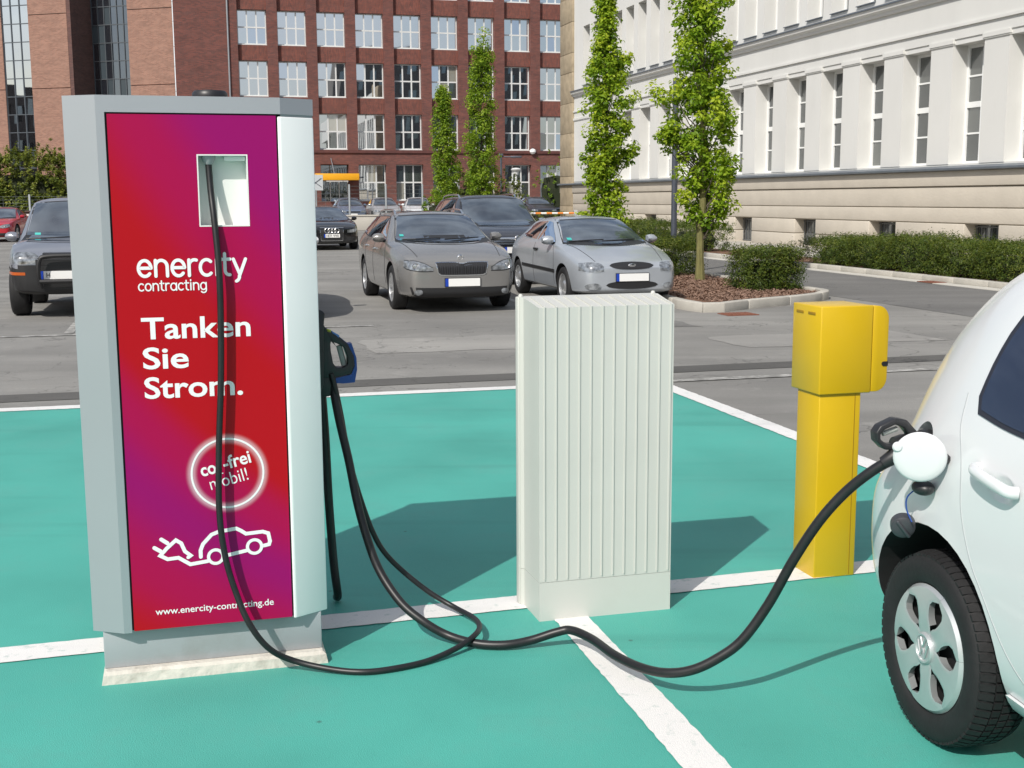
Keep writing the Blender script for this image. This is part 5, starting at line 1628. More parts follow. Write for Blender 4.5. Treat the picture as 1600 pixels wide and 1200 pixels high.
# ground storey, flush
g0 = rows[0]
mb.box(.0, u0_, -.25, .8, 0, 5.0)
for i in range(len(edges)):
    a = edges[i][1]; b = edges[i + 1][0] if i + 1 < len(edges) else a + 6
    mb.box(a, b, -.25, .8, 0, 5.0)
for (a, b) in edges:
    mb.box(a, b, -.25, .8, g0[1], 5.0)
    mb.box(a, b, -.25, .8, 0, g0[0] - .06)
build(mb, 'wall', MATS['brick_red'], BB)
for (a, b) in edges:
    lows = [5.2] + [r_[1] for r_ in rows[1:]]
    highs = [r_[0] - .06 for r_ in rows[1:]] + [TOP]
    for lo_, hi_ in zip(lows, highs):
        mb = MB(); mb.box(a, b, .04, .8, lo_, hi_)
        build(mb, 'spandrel', MATS['brick_soldier'], BB)
mb = MB(); mb.box(-.1, edges[-1][1] + 6, -.36, .8, 5.0, 5.2)
build(mb, 'string_course', M('brick_course', (.10, .035, .03), .8, var=.2), BB)
random.seed(21)
fc, fd = {}, {}
pane_set = [MATS['pane_mirror'], MATS['pane_mirror'], glass_mat('pane_blind_pale', .3, (.30, .29, .24)), glass_mat('pane_shade', .35, (.05, .06, .05))]
for ri, (z0, z1) in enumerate(rows):
    if ri > 4: break
    for ci, (a, b) in enumerate(edges[:9]):
        if ri == 0 and ci == 2: continue
        w_o = window_unit(BB, 'factory%d' % (ri == 0), a + .01, z0, (.30 if ri else .20), ww - .02, z1 - z0 - .01, 3, 2, MATS['frame_white'], pane_set if (ri, ci) in ((1, 2), (2, 5), (1, 8)) or ri == 0 else [MATS['pane_mirror']], cache=(fc if ri == 0 or (ri, ci) in ((1, 2), (2, 5), (1, 8)) else fd), fr=.07, bar=.10)
        sl = MB(); sl.box(0, ww - .02, -.22, .0, -.055, 0)
        link('sill', mesh_of(sl, 'sill', MATS['frame_white']), w_o)
# one backing wall so no light comes through
mb = MB(); mb.box(.0, 44, .82, 1.2, 0, TOP)
build(mb, 'inner_wall', MATS['dark_reveal'], BB)
# downpipe
mb = MB(); mb.tube([(3.72, -.33, 0), (3.72, -.33, TOP)], .065, 10)
build(mb, 'downpipe', M('pipe_grey', (.32, .34, .36), .4, .5), BB)
# entrance: dark opening, glazed doors, orange canopy
a, b = edges[2]
mb = MB(); mb.box(a, b, .30, .36, .02, 4.1); build(mb, 'entrance_glazing', MATS['pane_dark'], BB)
mb = MB()
for x in (a + .02, a + .70, a + 1.36, b - .08): mb.box(x, x + .06, .22, .29, 0.02, 2.9)
mb.box(a, b, .21, .29, 2.9, 2.98)
build(mb, 'door_frame', MATS['frame_white'], BB)
mb = MB(); mb.box(a - .55, b + .55, -1.9, -.26, 2.98, 3.46)
build(mb, 'canopy', M('canopy_orange', (.78, .36, .008), .45, var=.04), BB, bevel=.02)
mb = MB(); mb.tube([(a + .9, -1.2, 3.46), (a + .78, -.26, 4.6)], .03, 6); build(mb, 'canopy_stay', MATS['pipe_grey'], BB)

# ---- modern brick and glass block on the left
TW = thing('office_tower', 'tall pale brick office block with glass strips behind the station', 'building', (-23.345, 88.99, 0), math.atan2(-.276, .961))
TT = 24.0
bands = [(0, 4.5), (4.56, 9.78), (9.84, 15.07), (15.13, 20.4), (20.46, TT)]
for (x0, x1) in ((-4.27, -.66), (-12.6, -9.32), (-24, -14.95)):
    for (z0, z1) in bands:
        mb = MB(); mb.box(x0, x1, 0, 4.0, z0, z1)
        build(mb, 'brick_pier', MATS['brick_orange'], TW)
    for z0, z1 in zip([b_[1] for b_ in bands[:-1]], [b_[0] for b_ in bands[1:]]):
        mb = MB(); mb.box(x0 + .001, x1 - .001, .05, 3.9, z0, z1)
        build(mb, 'joint', MATS['brick_brown'], TW)
mb = MB(); mb.box(-9.32, -9.0, .02, 3.9, 0, TT); build(mb, 'return_wall', MATS['brick_brown'], TW)
z = 0.0; k = 0
while z < TT:
    h = 1.35 if k % 2 else 1.75
    mb = MB(); mb.box(-.655, -.005, .02, 1.0, z + .012, min(TT, z + h) - .012)
    build(mb, 'facade_panel', M('panel_pale', (.62, .66, .70), .4, var=.03), TW)
    z += h; k += 1
mb = MB(); mb.box(-.64, -.02, .04, .9, 0, TT); build(mb, 'panel_core', MATS['dark_reveal'], TW)
M('mullion', (.12, .135, .15), .4, .5)
def curtain(parent, x0, x1, y, z0, z1, nx, nz, mats, angle=0.0):
    g = bpy.data.objects.new('glass_wall', None); COL.objects.link(g); g.parent = parent; g.location = (x0, y, z0); g.rotation_euler = (0, 0, angle); g.empty_display_size = .2
    w = (x1 - x0) / nx; h = (z1 - z0) / nz
    mb = MB()
    for i in range(nx + 1): mb.box(i * w - .03, i * w + .03, -.06, .05, 0, z1 - z0)
    for j in range(nz + 1):
        for i in range(nx): mb.box(i * w + .03, i * w + w - .03, -.05, .05, j * h - .03, j * h + .03)
    fr_ = build(mb, 'mullions', MATS['mullion'], g)
    mp_ = MB(); mp_.box(0, w - .06, 0, .012, 0, h - .06)
    pms = [mesh_of(mp_, 'pane', q) for q in mats]
    for i in range(nx):
        for j in range(nz):
            p = link('pane', random.choice(pms), g, (i * w + .03, random.uniform(0, .006), j * h + .03))
            p.rotation_euler = (random.uniform(-.006, .006), 0, random.uniform(-.008, .008))
    return g
random.seed(3)
curtain(TW, -14.95, -12.6, .12, .1, 22.4, 3, 17, [MATS['pane_mirror']])
curtain(TW, -9.0, -5.2, 2.6, .1, 22.4, 7, 17, [MATS['pane_dark'], MATS['pane_dark'], M('pane_blind', (.05, .065, .075), .2)])
curtain(TW, -5.2, -3.6, 2.6, .1, 22.4, 4, 17, [glass_mat('pane_teal', .45, (.02, .05, .05), (.55, .75, .75))], angle=R(-48))
mb = MB(); mb.box(-15, -.7, 4.0, 4.3, 0, TT); build(mb, 'inner_wall', MATS['dark_reveal'], TW)

# ---- pale classical building on the right
WB = thing('pale_building', 'white classical building with pilasters and beige stone base', 'building', W(19.3, 0), AG)
M('render_white', (.635, .635, .61), .8, var=.05, vs=.6, bump=.15, bs=30, stretch=(1, 1, .35), dirt=.14, dirtcol=(.45, .44, .40))
M('plinth_beige', (.50, .455, .385), .85, var=.06, vs=1.5, bump=.6, bs=14, dirt=.12, dirtcol=(.38, .33, .25))
M('quoin_stone', (.33, .27, .185), .9, var=.22, vs=2.5, bump=.7, bs=9, dirt=.4, dirtcol=(.22, .17, .11))
rw = MATS['render_white']
Y0, Y1 = 10.0, 59.66
openl = [(29.06 + 2.24 * k, 30.34 + 2.24 * k) for k in range(-7, 13)]
pils = [(Y0, openl[0][0])] + [(openl[i][1], openl[i + 1][0]) for i in range(len(openl) - 1)] + [(openl[-1][1], Y1)]
mb = MB()
mb.box(0, .66, Y0, Y1, 5.56, 6.60)
mb.box(.02, .66, Y0, Y1, 2.375, 2.42)
mb.box(0, .66, Y0, Y1, 9.87, 12.0)
mb.box(.0, .66, Y0, Y1, 6.885, 7.05)
build(mb, 'wall', rw, WB)
for (a, b) in pils:
    mb = MB(); mb.box(0, .66, a, b, 2.42, 5.42); build(mb, 'pilaster', rw, WB)
    mb = MB(); mb.box(-.05, .66, a - .035, b + .035, 5.455, 5.56); mb.box(-.03, .66, a - .018, b + .018, 5.42, 5.455); build(mb, 'pilaster_cap', rw, WB)
for (a, b) in openl:
    mb = MB(); mb.box(.03, .66, a + .036, b - .036, 5.4215, 5.559); build(mb, 'lintel', rw, WB)
mb = MB(); mb.box(-.055, 0, Y0, Y1, 5.85, 5.92); build(mb, 'moulding', rw, WB)
mb = MB(); mb.prism([(.0, 6.60), (-.07, 6.60), (-.09, 6.68), (-.18, 6.74), (-.20, 6.84), (.0, 6.84)], Y0, Y1, 'y')
build(mb, 'cornice', rw, WB)
mb = MB(); mb.box(-.24, .02, Y0, Y1, 6.842, 6.884); build(mb, 'cornice_flashing', MATS['zinc'], WB)
mb = MB(); mb.prism([(-.21, 2.25), (-.235, 2.27), (-.235, 2.315), (.01, 2.373), (.01, 2.25)], Y0, Y1 + 2.2, 'y'); build(mb, 'base_flashing', MATS['zinc'], WB)
openu = [(34.85 + 1.493 * k, 35.84 + 1.493 * k) for k in range(-11, 16)]
pilu = [(openu[i][1], openu[i + 1][0]) for i in range(len(openu) - 1)] + [(openu[-1][1], Y1)]
for (a, b) in pilu:
    mb = MB(); mb.box(0, .66, a, b, 7.05, 9.87); build(mb, 'pilaster', rw, WB)
for (a, b) in openu:
    mb = MB(); mb.prism([(-.07, 7.052), (-.07, 7.075), (.43, 7.12), (.43, 7.052)], a - .03 + .04, b - .01, 'y'); build(mb, 'window_sill', MATS['zinc'], WB)
mb = MB(); mb.box(.67, .9, Y0, Y1, 0, 12); build(mb, 'inner_wall', MATS['dark_reveal'], WB)
random.seed(5)
hold = bpy.data.objects.new('window_row', None)
def wb_window(a, b, z0, z1, rows_, y, nm, cols=2, transom=2):
    wnd = window_unit(WB, nm, 0, 0, 0, b - a, z1 - z0, cols, rows_, M('frame_bright', (.76, .77, .76), .4, var=.02), [MATS['pane_grey'], MATS['pane_grey'], glass_pale], fr=.075, bar=.045, transom=transom, tw=.10)
    wnd.location = (y, b, z0)
    wnd.rotation_euler = (0, 0, R(-90))
glass_pale = glass_mat('pane_curtain', .16, (.075, .08, .075))
for (a, b) in openl: wb_window(a, b, 2.42, 5.42, 4, .44, 'tall')
for (a, b) in openu: wb_window(a, b, 7.05, 9.87, 2, .44, 'upper', transom=1)
# stone base in courses, broken by basement windows
pb = MATS['plinth_beige']
mb = MB(); mb.box(-.10, .55, Y0, Y1 + 2.1, 1.86, 2.245); build(mb, 'stone_course', pb, WB, bevel=.012)
mb = MB(); mb.box(-.06, .55, Y0, Y1, 1.315, 1.835); build(mb, 'stone_course', pb, WB, bevel=.02)
mb = MB(); mb.box(-.06, .55, Y0, Y1, .912, 1.295); build(mb, 'stone_course', pb, WB, bevel=.02)
mb = MB(); mb.box(-.015, .5, Y0, Y1, .01, 1.9)
base_open = [(25.83 + 4.487 * k, 27.2 + 4.487 * k) for k in range(-3, 8)]
segs = [(Y0, base_open[0][0])] + [(base_open[i][1], base_open[i + 1][0]) for i in range(len(base_open) - 1)] + [(base_open[-1][1], Y1)]
for (a, b) in segs:
    mb = MB(); mb.box(-.06, .55, a, b, .445, .892); build(mb, 'stone_course', pb, WB, bevel=.02)
    mb = MB(); mb.box(-.06, .55, a, b, .0, .425); build(mb, 'stone_course', pb, WB, bevel=.02)
mb = MB()
for (a, b) in segs: mb.box(-.025, .5, a + .02, b - .02, .42, .45)
mb.box(-.025, .5, Y0 + .02, Y1 - .02, 1.29, 1.32); mb.box(-.025, .5, Y0 + .02, Y1 - .02, .885, .915); mb.box(-.025, .5, Y0 + .02, Y1 - .02, 1.83, 1.865)
build(mb, 'course_joint', M('joint_brown', (.30, .26, .20), .9), WB)  # recessed joints in a darker stone colour
for (a, b) in base_open:
    wn_ = bpy.data.objects.new('basement_window', None); COL.objects.link(wn_); wn_.parent = WB; wn_.location = (.34, a, .05); wn_.empty_display_size = .1
    mb = MB(); mb.box(.0, .02, .02, b - a - .02, .0, .84); build(mb, 'pane', MATS['pane_dark'], wn_)
    mb = MB(); mb.box(-.36, .16, 0, b - a, -.05, .0); build(mb, 'sill', pb, wn_)
    mb = MB()
    for i in range(7):
        y = .06 + (b - a - .12) * i / 6
        mb.box(-.07, -.05, y - .01, y + .01, 0, .80)
    mb.box(-.072, -.048, .0, b - a, .76, .79); mb.box(-.072, -.048, .0, b - a, .03, .06)
    build(mb, 'grille', M('iron_grey', (.18, .19, .2), .5, .5), wn_)
mb = MB()
zz = 0.0; random.seed(12)
while zz < 12:
    h = random.choice((.95, 1.2, 1.5))
    j = random.uniform(-.02, .02)
    mb = MB(); mb.box(-.12 + j, .6, Y1 + .004, Y1 + 2.0 + j, zz, zz + h - .014)
    if not (1.7 < zz < 2.4): build(mb, 'quoin', MATS['quoin_stone'], WB, bevel=.015)
    zz += h
mb = MB(); mb.box(-.09, .58, Y1 + .03, Y1 + 1.9, 0, 12); build(mb, 'quoin_core', MATS['quoin_stone'], WB)

# ---- unseen block added behind the camera to block sky in the factory windows
OB = thing('added_reflected_block', 'unseen dark office block added behind the viewer for the factory windows to mirror', 'building', W(0, -48), AG)
M('added_block_wall', (.10, .095, .09), .8, var=.2, vs=.3)
mb = MB()
for k in range(8):
    mb.box(29, 66, -12, 0, k * 3.5, k * 3.5 + 1.3)
for k in range(19):
    x = 29 + k * 2.0
    for r_ in range(8): mb.box(x, x + 1.0, -11.9, -.02, r_ * 3.5 + 1.3, r_ * 3.5 + 3.5)
build(mb, 'wall', MATS['added_block_wall'], OB)
mb = MB(); mb.box(29.3, 65.7, -11.6, -.35, .1, 27.9); build(mb, 'glazing', MATS['pane_dark'], OB)
mb = MB(); mb.prism([(-12.6, 28.0), (.6, 28.0), (-6, 30.0)], 28.6, 66.4, 'x'); build(mb, 'roof', M('roof_slate', (.05, .05, .055), .7), OB)

# ---- unseen brick works added on the left for the tower's glass strip to mirror
NB = thing('added_reflected_works', 'unseen dark brick works added on the left for the tower glass to mirror', 'building', Vector((-92, 40, 0)), R(75))
mb = MB()
for k in range(3): mb.box(-30, 40, 0, 10, k * 4.6, k * 4.6 + 1.4)
mb.box(-30, 40, 0, 10, 13.8, 15.0)
for i in range(24):
    for k in range(3): mb.box(-30 + i * 3.0, -29 + i * 3.0, .05, 9.9, k * 4.6 + 1.4, k * 4.6 + 4.6)
build(mb, 'wall', M('added_works_wall', (.035, .025, .022), .9), NB)  # wall darkened to mute its colour in the reflections
mb = MB(); mb.box(-29.7, 39.7, .4, 9.6, .1, 14.6); build(mb, 'glazing', MATS['pane_dark'], NB)
# ------------------------------------------------------------------ vegetation
def leaf_mat(name, dark, mid, light, transl=.35):
    mt, n, l = new_mat(name)
    n.remove(n['Principled BSDF'])
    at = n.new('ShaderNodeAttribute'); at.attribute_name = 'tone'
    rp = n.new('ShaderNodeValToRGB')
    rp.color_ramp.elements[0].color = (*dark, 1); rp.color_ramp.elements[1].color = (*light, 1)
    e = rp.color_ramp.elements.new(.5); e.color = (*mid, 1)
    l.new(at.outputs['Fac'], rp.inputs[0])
    d = n.new('ShaderNodeBsdfPrincipled'); d.inputs['Roughness'].default_value = .5; d.inputs['Specular IOR Level'].default_value = .35
    t = n.new('ShaderNodeBsdfTranslucent')
    l.new(rp.outputs[0], d.inputs['Base Color']); l.new(rp.outputs[0], t.inputs['Color'])
    mx = n.new('ShaderNodeMixShader'); mx.inputs[0].default_value = transl
    l.new(d.outputs[0], mx.inputs[1]); l.new(t.outputs[0], mx.inputs[2])
    l.new(mx.outputs[0], n['Material Output'].inputs[0])
    MATS[name] = mt
leaf_mat('leaf_oak', (.085, .19, .010), (.27, .41, .022), (.54, .62, .05), .5)
leaf_mat('leaf_oak_far', (.08, .17, .012), (.21, .33, .022), (.38, .48, .045), .5)
leaf_mat('leaf_yew', (.022, .050, .007), (.075, .115, .012), (.17, .19, .025), .25)
leaf_mat('leaf_bush', (.06, .09, .012), (.15, .19, .025), (.27, .27, .04), .35)
leaf_mat('leaf_maroon', (.04, .008, .01), (.08, .015, .018), (.12, .03, .03), .3)
M('bark', (.085, .07, .05), .9, var=.3, vs=12, bump=.8, bs=40, stretch=(3, 3, .6))
M('bark_moss', (.16, .15, .055), .9, var=.3, vs=9, bump=.8, bs=40, stretch=(3, 3, .6))
def rnd_dir(rng):
    while True:
        v = Vector((rng.uniform(-1, 1), rng.uniform(-1, 1), rng.uniform(-1, 1)))
        if .05 < v.length < 1: return v.normalized()
def leaves(name, pts, mat, parent, rng, size, aspect=.55, up=.5, outward=None):
    """pts: list of (position, clump centre, tone); one folded quad for each leaf"""
    V, F, T = [], [], []
    for (p, c, tone) in pts:
        out = (p - c)
        out = out.normalized() if out.length > 1e-4 else Vector((0, 0, 1))
        nrm = (out * .8 + Vector((0, 0, up)) + rnd_dir(rng) * .75).normalized()
        ax = nrm.cross(rnd_dir(rng))
        if ax.length < .05: continue
        ax.normalize()
        bx = nrm.cross(ax)
        s = size * rng.uniform(.65, 1.25)
        k = len(V)
        V += [p - ax * s * .5, p + bx * s * aspect * .5 + nrm * s * .10, p + ax * s * .5, p - bx * s * aspect * .5 + nrm * s * .10]
        F.append((k, k + 1, k + 2)); F.append((k, k + 2, k + 3))
        t = min(1, max(0, tone + rng.uniform(-.22, .22)))
        T += [t, t]
    me = bpy.data.meshes.new(name)
    me.from_pydata([tuple(v) for v in V], [], F)
    a = me.attributes.new('tone', 'FLOAT', 'FACE')
    a.data.foreach_set('value', T)
    me.materials.append(MATS[mat])
    return link(name, me, parent)
def oak(label, loc, H, h0, prof, seed, nclump, per, size, clump_r, mat='leaf_oak', group=None, side=None, trunk_r=.07):
    rng = random.Random(seed)
    root = thing('columnar_oak', label, 'tree', loc, 0, group)
    bend = [(rng.uniform(-.06, .06), rng.uniform(-.06, .06)) for _ in range(6)]
    def axis(z):
        t = z / H * 5; i = min(4, int(t)); f = t - i
        return Vector((bend[i][0] * (1 - f) + bend[i + 1][0] * f, bend[i][1] * (1 - f) + bend[i + 1][1] * f, z)) if z > 1.0 else Vector((bend[0][0] * min(1, z), bend[0][1] * min(1, z), z))
    mb = MB()
    zs = [H * .93 * i / 14 for i in range(15)]
    mb.tube([axis(z) for z in zs], [max(.012, trunk_r * (1 - z / H) ** .8 + (.03 if i == 0 else 0)) for i, z in enumerate(zs)], 9)
    build(mb, 'trunk', MATS['bark_moss' if trunk_r > .07 else 'bark'], root, smooth=True)
    br = MB()
    pts = []
    lobes = [(rng.uniform(0, 2 * PI), rng.uniform(h0, H), rng.uniform(.5, .9), rng.uniform(.15, .38)) for _ in range(12)]
    centres = []
    for k in range(nclump):
        z = h0 + (H - h0) * (k + rng.random()) / nclump
        a = rng.uniform(0, 2 * PI)
        rr = prof(z)
        f = 1.0
        for (la, lz, lw, amt) in lobes:
            d = abs((a - la + PI) % (2 * PI) - PI)
            f += amt * math.exp(-(d / .7) ** 2 - ((z - lz) / lw) ** 2) - amt * .8 * math.exp(-((PI - d) / .6) ** 2 - ((z - lz) / lw) ** 2)
        rad = rr * max(.25, f) * (rng.random() ** .45)
        c = axis(z) + Vector((math.cos(a) * rad, math.sin(a) * rad, 0))
        centres.append((c, rad / max(.05, rr)))
    if side:
        for (dx, dy, z, n_) in side:
            for _ in range(n_):
                t = rng.random()
                centres.append((axis(z) + Vector((dx * t, dy * t, rng.gauss(0, .10) - .12 * (1 - t))), t))
    for i, (c, fr) in enumerate(centres):
        if i % 3 == 0:
            z0 = max(h0 * .6, c.z - .35 - .5 * fr)
            br.tube([axis(z0), axis(z0).lerp(c, .5) + Vector((0, 0, -.05)), c], [.016, .010, .005], 5, caps=False)
        tone = .28 + .26 * fr + rng.uniform(-.2, .3)  # inner clumps toned darker, shade inside the crown put into leaf colour
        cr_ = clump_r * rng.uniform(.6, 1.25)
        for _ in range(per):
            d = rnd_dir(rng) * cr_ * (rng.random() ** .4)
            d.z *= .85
            pts.append((c + d, c - Vector((0, 0, cr_ * .4)), tone + .25 * d.z / cr_))  # leaves higher in a clump toned lighter, top light put into colour
    build(br, 'branches', MATS['bark'], root)
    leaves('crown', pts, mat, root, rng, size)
    return root
def prof1(z):
    return .24 + .36 * math.exp(-((z - 2.7) / 1.0) ** 2) + .26 * math.exp(-((z - 4.9) / 1.2) ** 2) + .05 * math.exp(-((z - 1.6) / .6) ** 2)
oak('columnar oak tree with mossy trunk in the planting bed, in front of the lamp post', W(9.22, 20.9), 7.2, 1.25, lambda z: prof1(z) * (1 if z < 5.6 else max(.15, (7.4 - z) / 1.8)), 7, 270, 66, .096, .20, side=[(-1.0, -.05, 2.75, 14), (-.85, .05, 3.45, 12), (.55, 0, 1.35, 5), (.5, 0, 2.0, 6)], trunk_r=.075)
def prof2(z):
    return max(.12, (.44 + .08 * math.sin(z * 2.1)) * (1 if z < 3.9 else max(.25, (6.7 - z) / 2.8)))
oak('columnar oak tree rising behind the roof of the silver hatchback', W(9.25, 26.4), 6.7, 1.0, prof2, 15, 250, 66, .10, .20, side=[(.62, 0, 2.6, 10), (.55, 0, 4.6, 10), (-.6, 0, 2.4, 8)], trunk_r=.06)
def prof3(z): return .50 * (1 if z < 3.5 else max(.35, 1 - (z - 3.5) / 4.6))
oak('shorter left columnar oak before the red brick factory', Vector((-2.95, 55, 0)), 6.4, .9, prof3, 23, 220, 48, .125, .28, 'leaf_oak_far', trunk_r=.055)
def prof4(z): return .60 * (1 if z < 5.0 else max(.3, 1 - (z - 5.0) / 5.6))
oak('taller columnar oak with a bare tip before the red brick factory', Vector((-1.25, 54, 0)), 8.0, 1.0, prof4, 31, 280, 48, .125, .29, 'leaf_oak_far', trunk_r=.055, side=[(.12, 0, 8.35, 3)])

def shrub(name, label, cat, loc, rz, dims, seed, n, size, mat, group=None, rough=.12, roundness=.0, stem=True, tone0=.3, aspect=.3):
    """leafy mass filling a box (dims) or a rounded mound; leaves sit in tufts near the surface"""
    rng = random.Random(seed)
    root = thing(name, label, cat, loc, rz, group)
    dx, dy, dz = dims
    pts = []
    nt = n // 16
    for _ in range(nt):
        face = rng.choices((0, 1, 2, 3, 4), (dy * dz, dy * dz, dx * dz, dx * dz * .5, dx * dy))[0]
        x, y, z = rng.uniform(-1, 1), rng.uniform(-1, 1), rng.uniform(.03, 1)
        if face == 0: x = -1
        elif face == 1: x = 1
        elif face == 2: y = -1
        elif face == 3: y = 1
        else: z = 1
        if roundness > 0:
            q = Vector((x, y, (z * 2 - 1) if z > .5 else z * .6))
            L_ = q.length
            s = (1 - roundness) + roundness / max(L_, .3) * .98
            x, y = x * s, y * s
            z = z * (1 - roundness * .35 * (x * x + y * y) * .5) if z > .5 else z
        f = 1 + rng.gauss(0, rough) - .10 * rng.random()
        c = Vector((x * dx / 2 * f, y * dy / 2 * f, max(.04, z * dz * (1 + rng.gauss(0, rough * .6)))))
        ctr = Vector((x * dx * .2, y * dy * .2, c.z * .6))
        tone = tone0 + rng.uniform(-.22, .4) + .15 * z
        tuft = .055 + .05 * rng.random()
        axis_ = (c - ctr).normalized() + Vector((0, 0, .5))
        for _ in range(16):
            p = c + rnd_dir(rng) * tuft * rng.random() ** .5 * (1 if size < .1 else size * 9) + axis_ * rng.uniform(-.05, .06)
            p.z = max(.01, p.z)
            pts.append((p, ctr, tone))
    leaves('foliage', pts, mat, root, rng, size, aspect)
    if stem:
        br = MB()
        for _ in range(14):
            a = rng.uniform(0, 2 * PI); x = rng.uniform(-.3, .3) * dx; y = rng.uniform(-.3, .3) * dy
            br.tube([(x * .5, y * .5, 0), (x, y, dz * .45), (x * 1.3 + .05 * math.cos(a), y * 1.3 + .05 * math.sin(a), dz * .85)], [.014, .010, .004], 5)
        build(br, 'stems', MATS['bark'], root)
        # dense dark twiggy heart
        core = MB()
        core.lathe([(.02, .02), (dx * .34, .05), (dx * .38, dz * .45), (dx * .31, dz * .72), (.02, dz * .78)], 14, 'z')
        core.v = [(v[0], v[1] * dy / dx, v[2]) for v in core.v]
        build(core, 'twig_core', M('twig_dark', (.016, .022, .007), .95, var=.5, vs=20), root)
    return root
shrub('yew_shrub', 'clipped square yew shrub at the front corner of the planting bed', 'shrub', W(9.35, 18.55, .09), AG, (.92, .85, .60), 2, 17000, .05, 'leaf_yew', 'yew shrubs in the planting bed', rough=.06)
shrub('yew_shrub', 'yew hedge block behind the mossy oak trunk', 'shrub', W(8.75, 22.6, .09), AG, (1.9, 1.2, .62), 3, 22000, .052, 'leaf_yew', 'yew shrubs in the planting bed', rough=.10)
shrub('yew_shrub', 'rearmost yew hedge block at the foot of the lamp post', 'shrub', W(9.0, 26.2, .09), AG, (2.2, 2.2, .82), 4, 19000, .055, 'leaf_yew', 'yew shrubs in the planting bed', rough=.10)
names_ = ['yew shrub of the long hedge nearest the planting bed, lowest growing', 'second yew shrub of the long hedge counted from the planting bed', 'third yew shrub of the long hedge counted from the planting bed', 'fourth yew shrub of the long hedge counted from the planting bed', 'fifth yew shrub of the long hedge counted from the planting bed', 'yew shrub of the long hedge rising behind the roof of the white car']
for i in range(5):
    shrub('hedge_shrub', names_[i], 'shrub', W(14.65 + .05 * (i % 2), 25.2 - 1.65 * i, .08), AG, (1.25, 1.75, .50 + .07 * ((i * 7) % 3) / 2 + (.05 if i > 1 else 0)), 40 + i, 17000, .052, 'leaf_yew', 'yew shrubs in the long hedge', rough=.17)
for i in range(4):
    shrub('hedge_shrub', ['yew shrub standing behind the lamp post across the road', 'low yew across the road behind the oak trunk', 'distant yew across the road beside the second oak', 'most distant yew across the road'][i], 'shrub', W(14.6, 33.5 + 3.2 * i, .08), AG, (1.25, 2.6, .7), 60 + i, 8000, .07, 'leaf_yew', 'yew shrubs in the far hedge', rough=.1)
# background bushes
shrub('bush', 'yellow-green bush before the office block, left of the station', 'bush', Vector((-23.6, 60, 0)), 0, (5.4, 2.6, 3.8), 71, 24000, .15, 'leaf_bush', rough=.12, roundness=.6, aspect=.55)
shrub('bush', 'maroon leaved bush at the left edge above the red roadster', 'bush', Vector((-27.2, 62, 0)), 0, (4.2, 2.0, 3.3), 72, 9000, .16, 'leaf_maroon', rough=.12, roundness=.6, aspect=.55)
shrub('bush', 'dark bush between the two columnar oaks', 'bush', Vector((-2.15, 60, 0)), 0, (2.6, 1.4, 2.7), 73, 4500, .14, 'leaf_bush', rough=.14, roundness=.6, tone0=.05, aspect=.55)
shrub('bush', 'loose bush right of the taller columnar oak', 'bush', Vector((-.35, 61, 0)), 0, (1.8, 1.4, 2.5), 74, 2600, .13, 'leaf_bush', rough=.2, roundness=.6, tone0=.1, aspect=.55)
shrub('bush', 'small bright green bush over the roof of the beige estate car', 'bush', Vector((-3.0, 50, 0)), 0, (1.1, 1.0, 1.75), 75, 2600, .11, 'leaf_oak_far', rough=.14, roundness=.5, aspect=.55)
shrub('bush', 'low dark hedge bush under the striped barrier', 'bush', Vector((1.9, 64, 0)), 0, (2.2, 1.0, .8), 76, 2000, .10, 'leaf_bush', rough=.1, aspect=.55)
shrub('bush', 'airy young tree before the ground floor windows at the pale building corner', 'tree', Vector((2.9, 78, 1.0)), 0, (2.6, 1.4, 2.6), 77, 900, .15, 'leaf_oak_far', rough=.3, roundness=.6, aspect=.55)

# ------------------------------------------------------------------ planting bed and kerbs
M('kerb_stone', (.42, .40, .355), .9, var=.10, vs=5, bump=.4, bs=60, dirt=.2, dirtcol=(.28, .25, .2))
M('mulch', (.16, .085, .05), .95, var=.5, vs=25, bump=1.0, bs=70)
bed = [(7.0, 15.75), (7.35, 15.72), (7.75, 16.0), (9.05, 16.62), (9.75, 17.15), (9.98, 17.75), (10.0, 19.0), (10.0, 44.0), (7.2, 44.0), (6.85, 40.0), (7.35, 21.5), (7.3, 19.0), (6.95, 17.1), (6.88, 16.2)]
bed_s = [tuple(p) for p in spline([Vector((a, b, 0)) for a, b in bed[:7]], 4)]
outline = [(p[0], p[1]) for p in bed_s] + bed[7:]
outline = [Vector((a, b, 0)) for a, b in outline]
cen = Vector((8.5, 22, 0))
kb = thing('bed_kerb', 'concrete kerb round the planting bed behind the silver hatchback', 'kerb', (0, 0, 0), 0)
# resample the outline into stones
pts = outline + [outline[0]]
Lc = [0]
for a, b in zip(pts, pts[1:]): Lc.append(Lc[-1] + (b - a).length)
def at_len(d):
    d = d % Lc[-1]
    i = 0
    while i < len(Lc) - 2 and Lc[i + 1] < d: i += 1
    return pts[i].lerp(pts[i + 1], (d - Lc[i]) / max(1e-6, Lc[i + 1] - Lc[i]))
ns_ = int(Lc[-1] / .95)
random.seed(9)
for k in range(ns_):
    d0 = Lc[-1] * k / ns_ + .006; d1 = Lc[-1] * (k + 1) / ns_ - .006
    ring_o, ring_i = [], []
    for t in (0, .33, .66, 1):
        p = at_len(d0 + (d1 - d0) * t); q = at_len(d0 + (d1 - d0) * t + .02)
        tn = (q - p).normalized(); nn = Vector((-tn.y, tn.x, 0))
        ring_o.append(p); ring_i.append(p + nn * .14)
    zt = .135 + random.uniform(-.003, .003)
    loop = ring_o + ring_i[::-1]
    loop = [W(p.x, p.y) for p in loop]
    mb = MB(); mb.prism([(p.x, p.y) for p in loop], -.02, zt)
    build(mb, 'kerb_stone', MATS['kerb_stone'], kb, bevel=.015)
inner = []
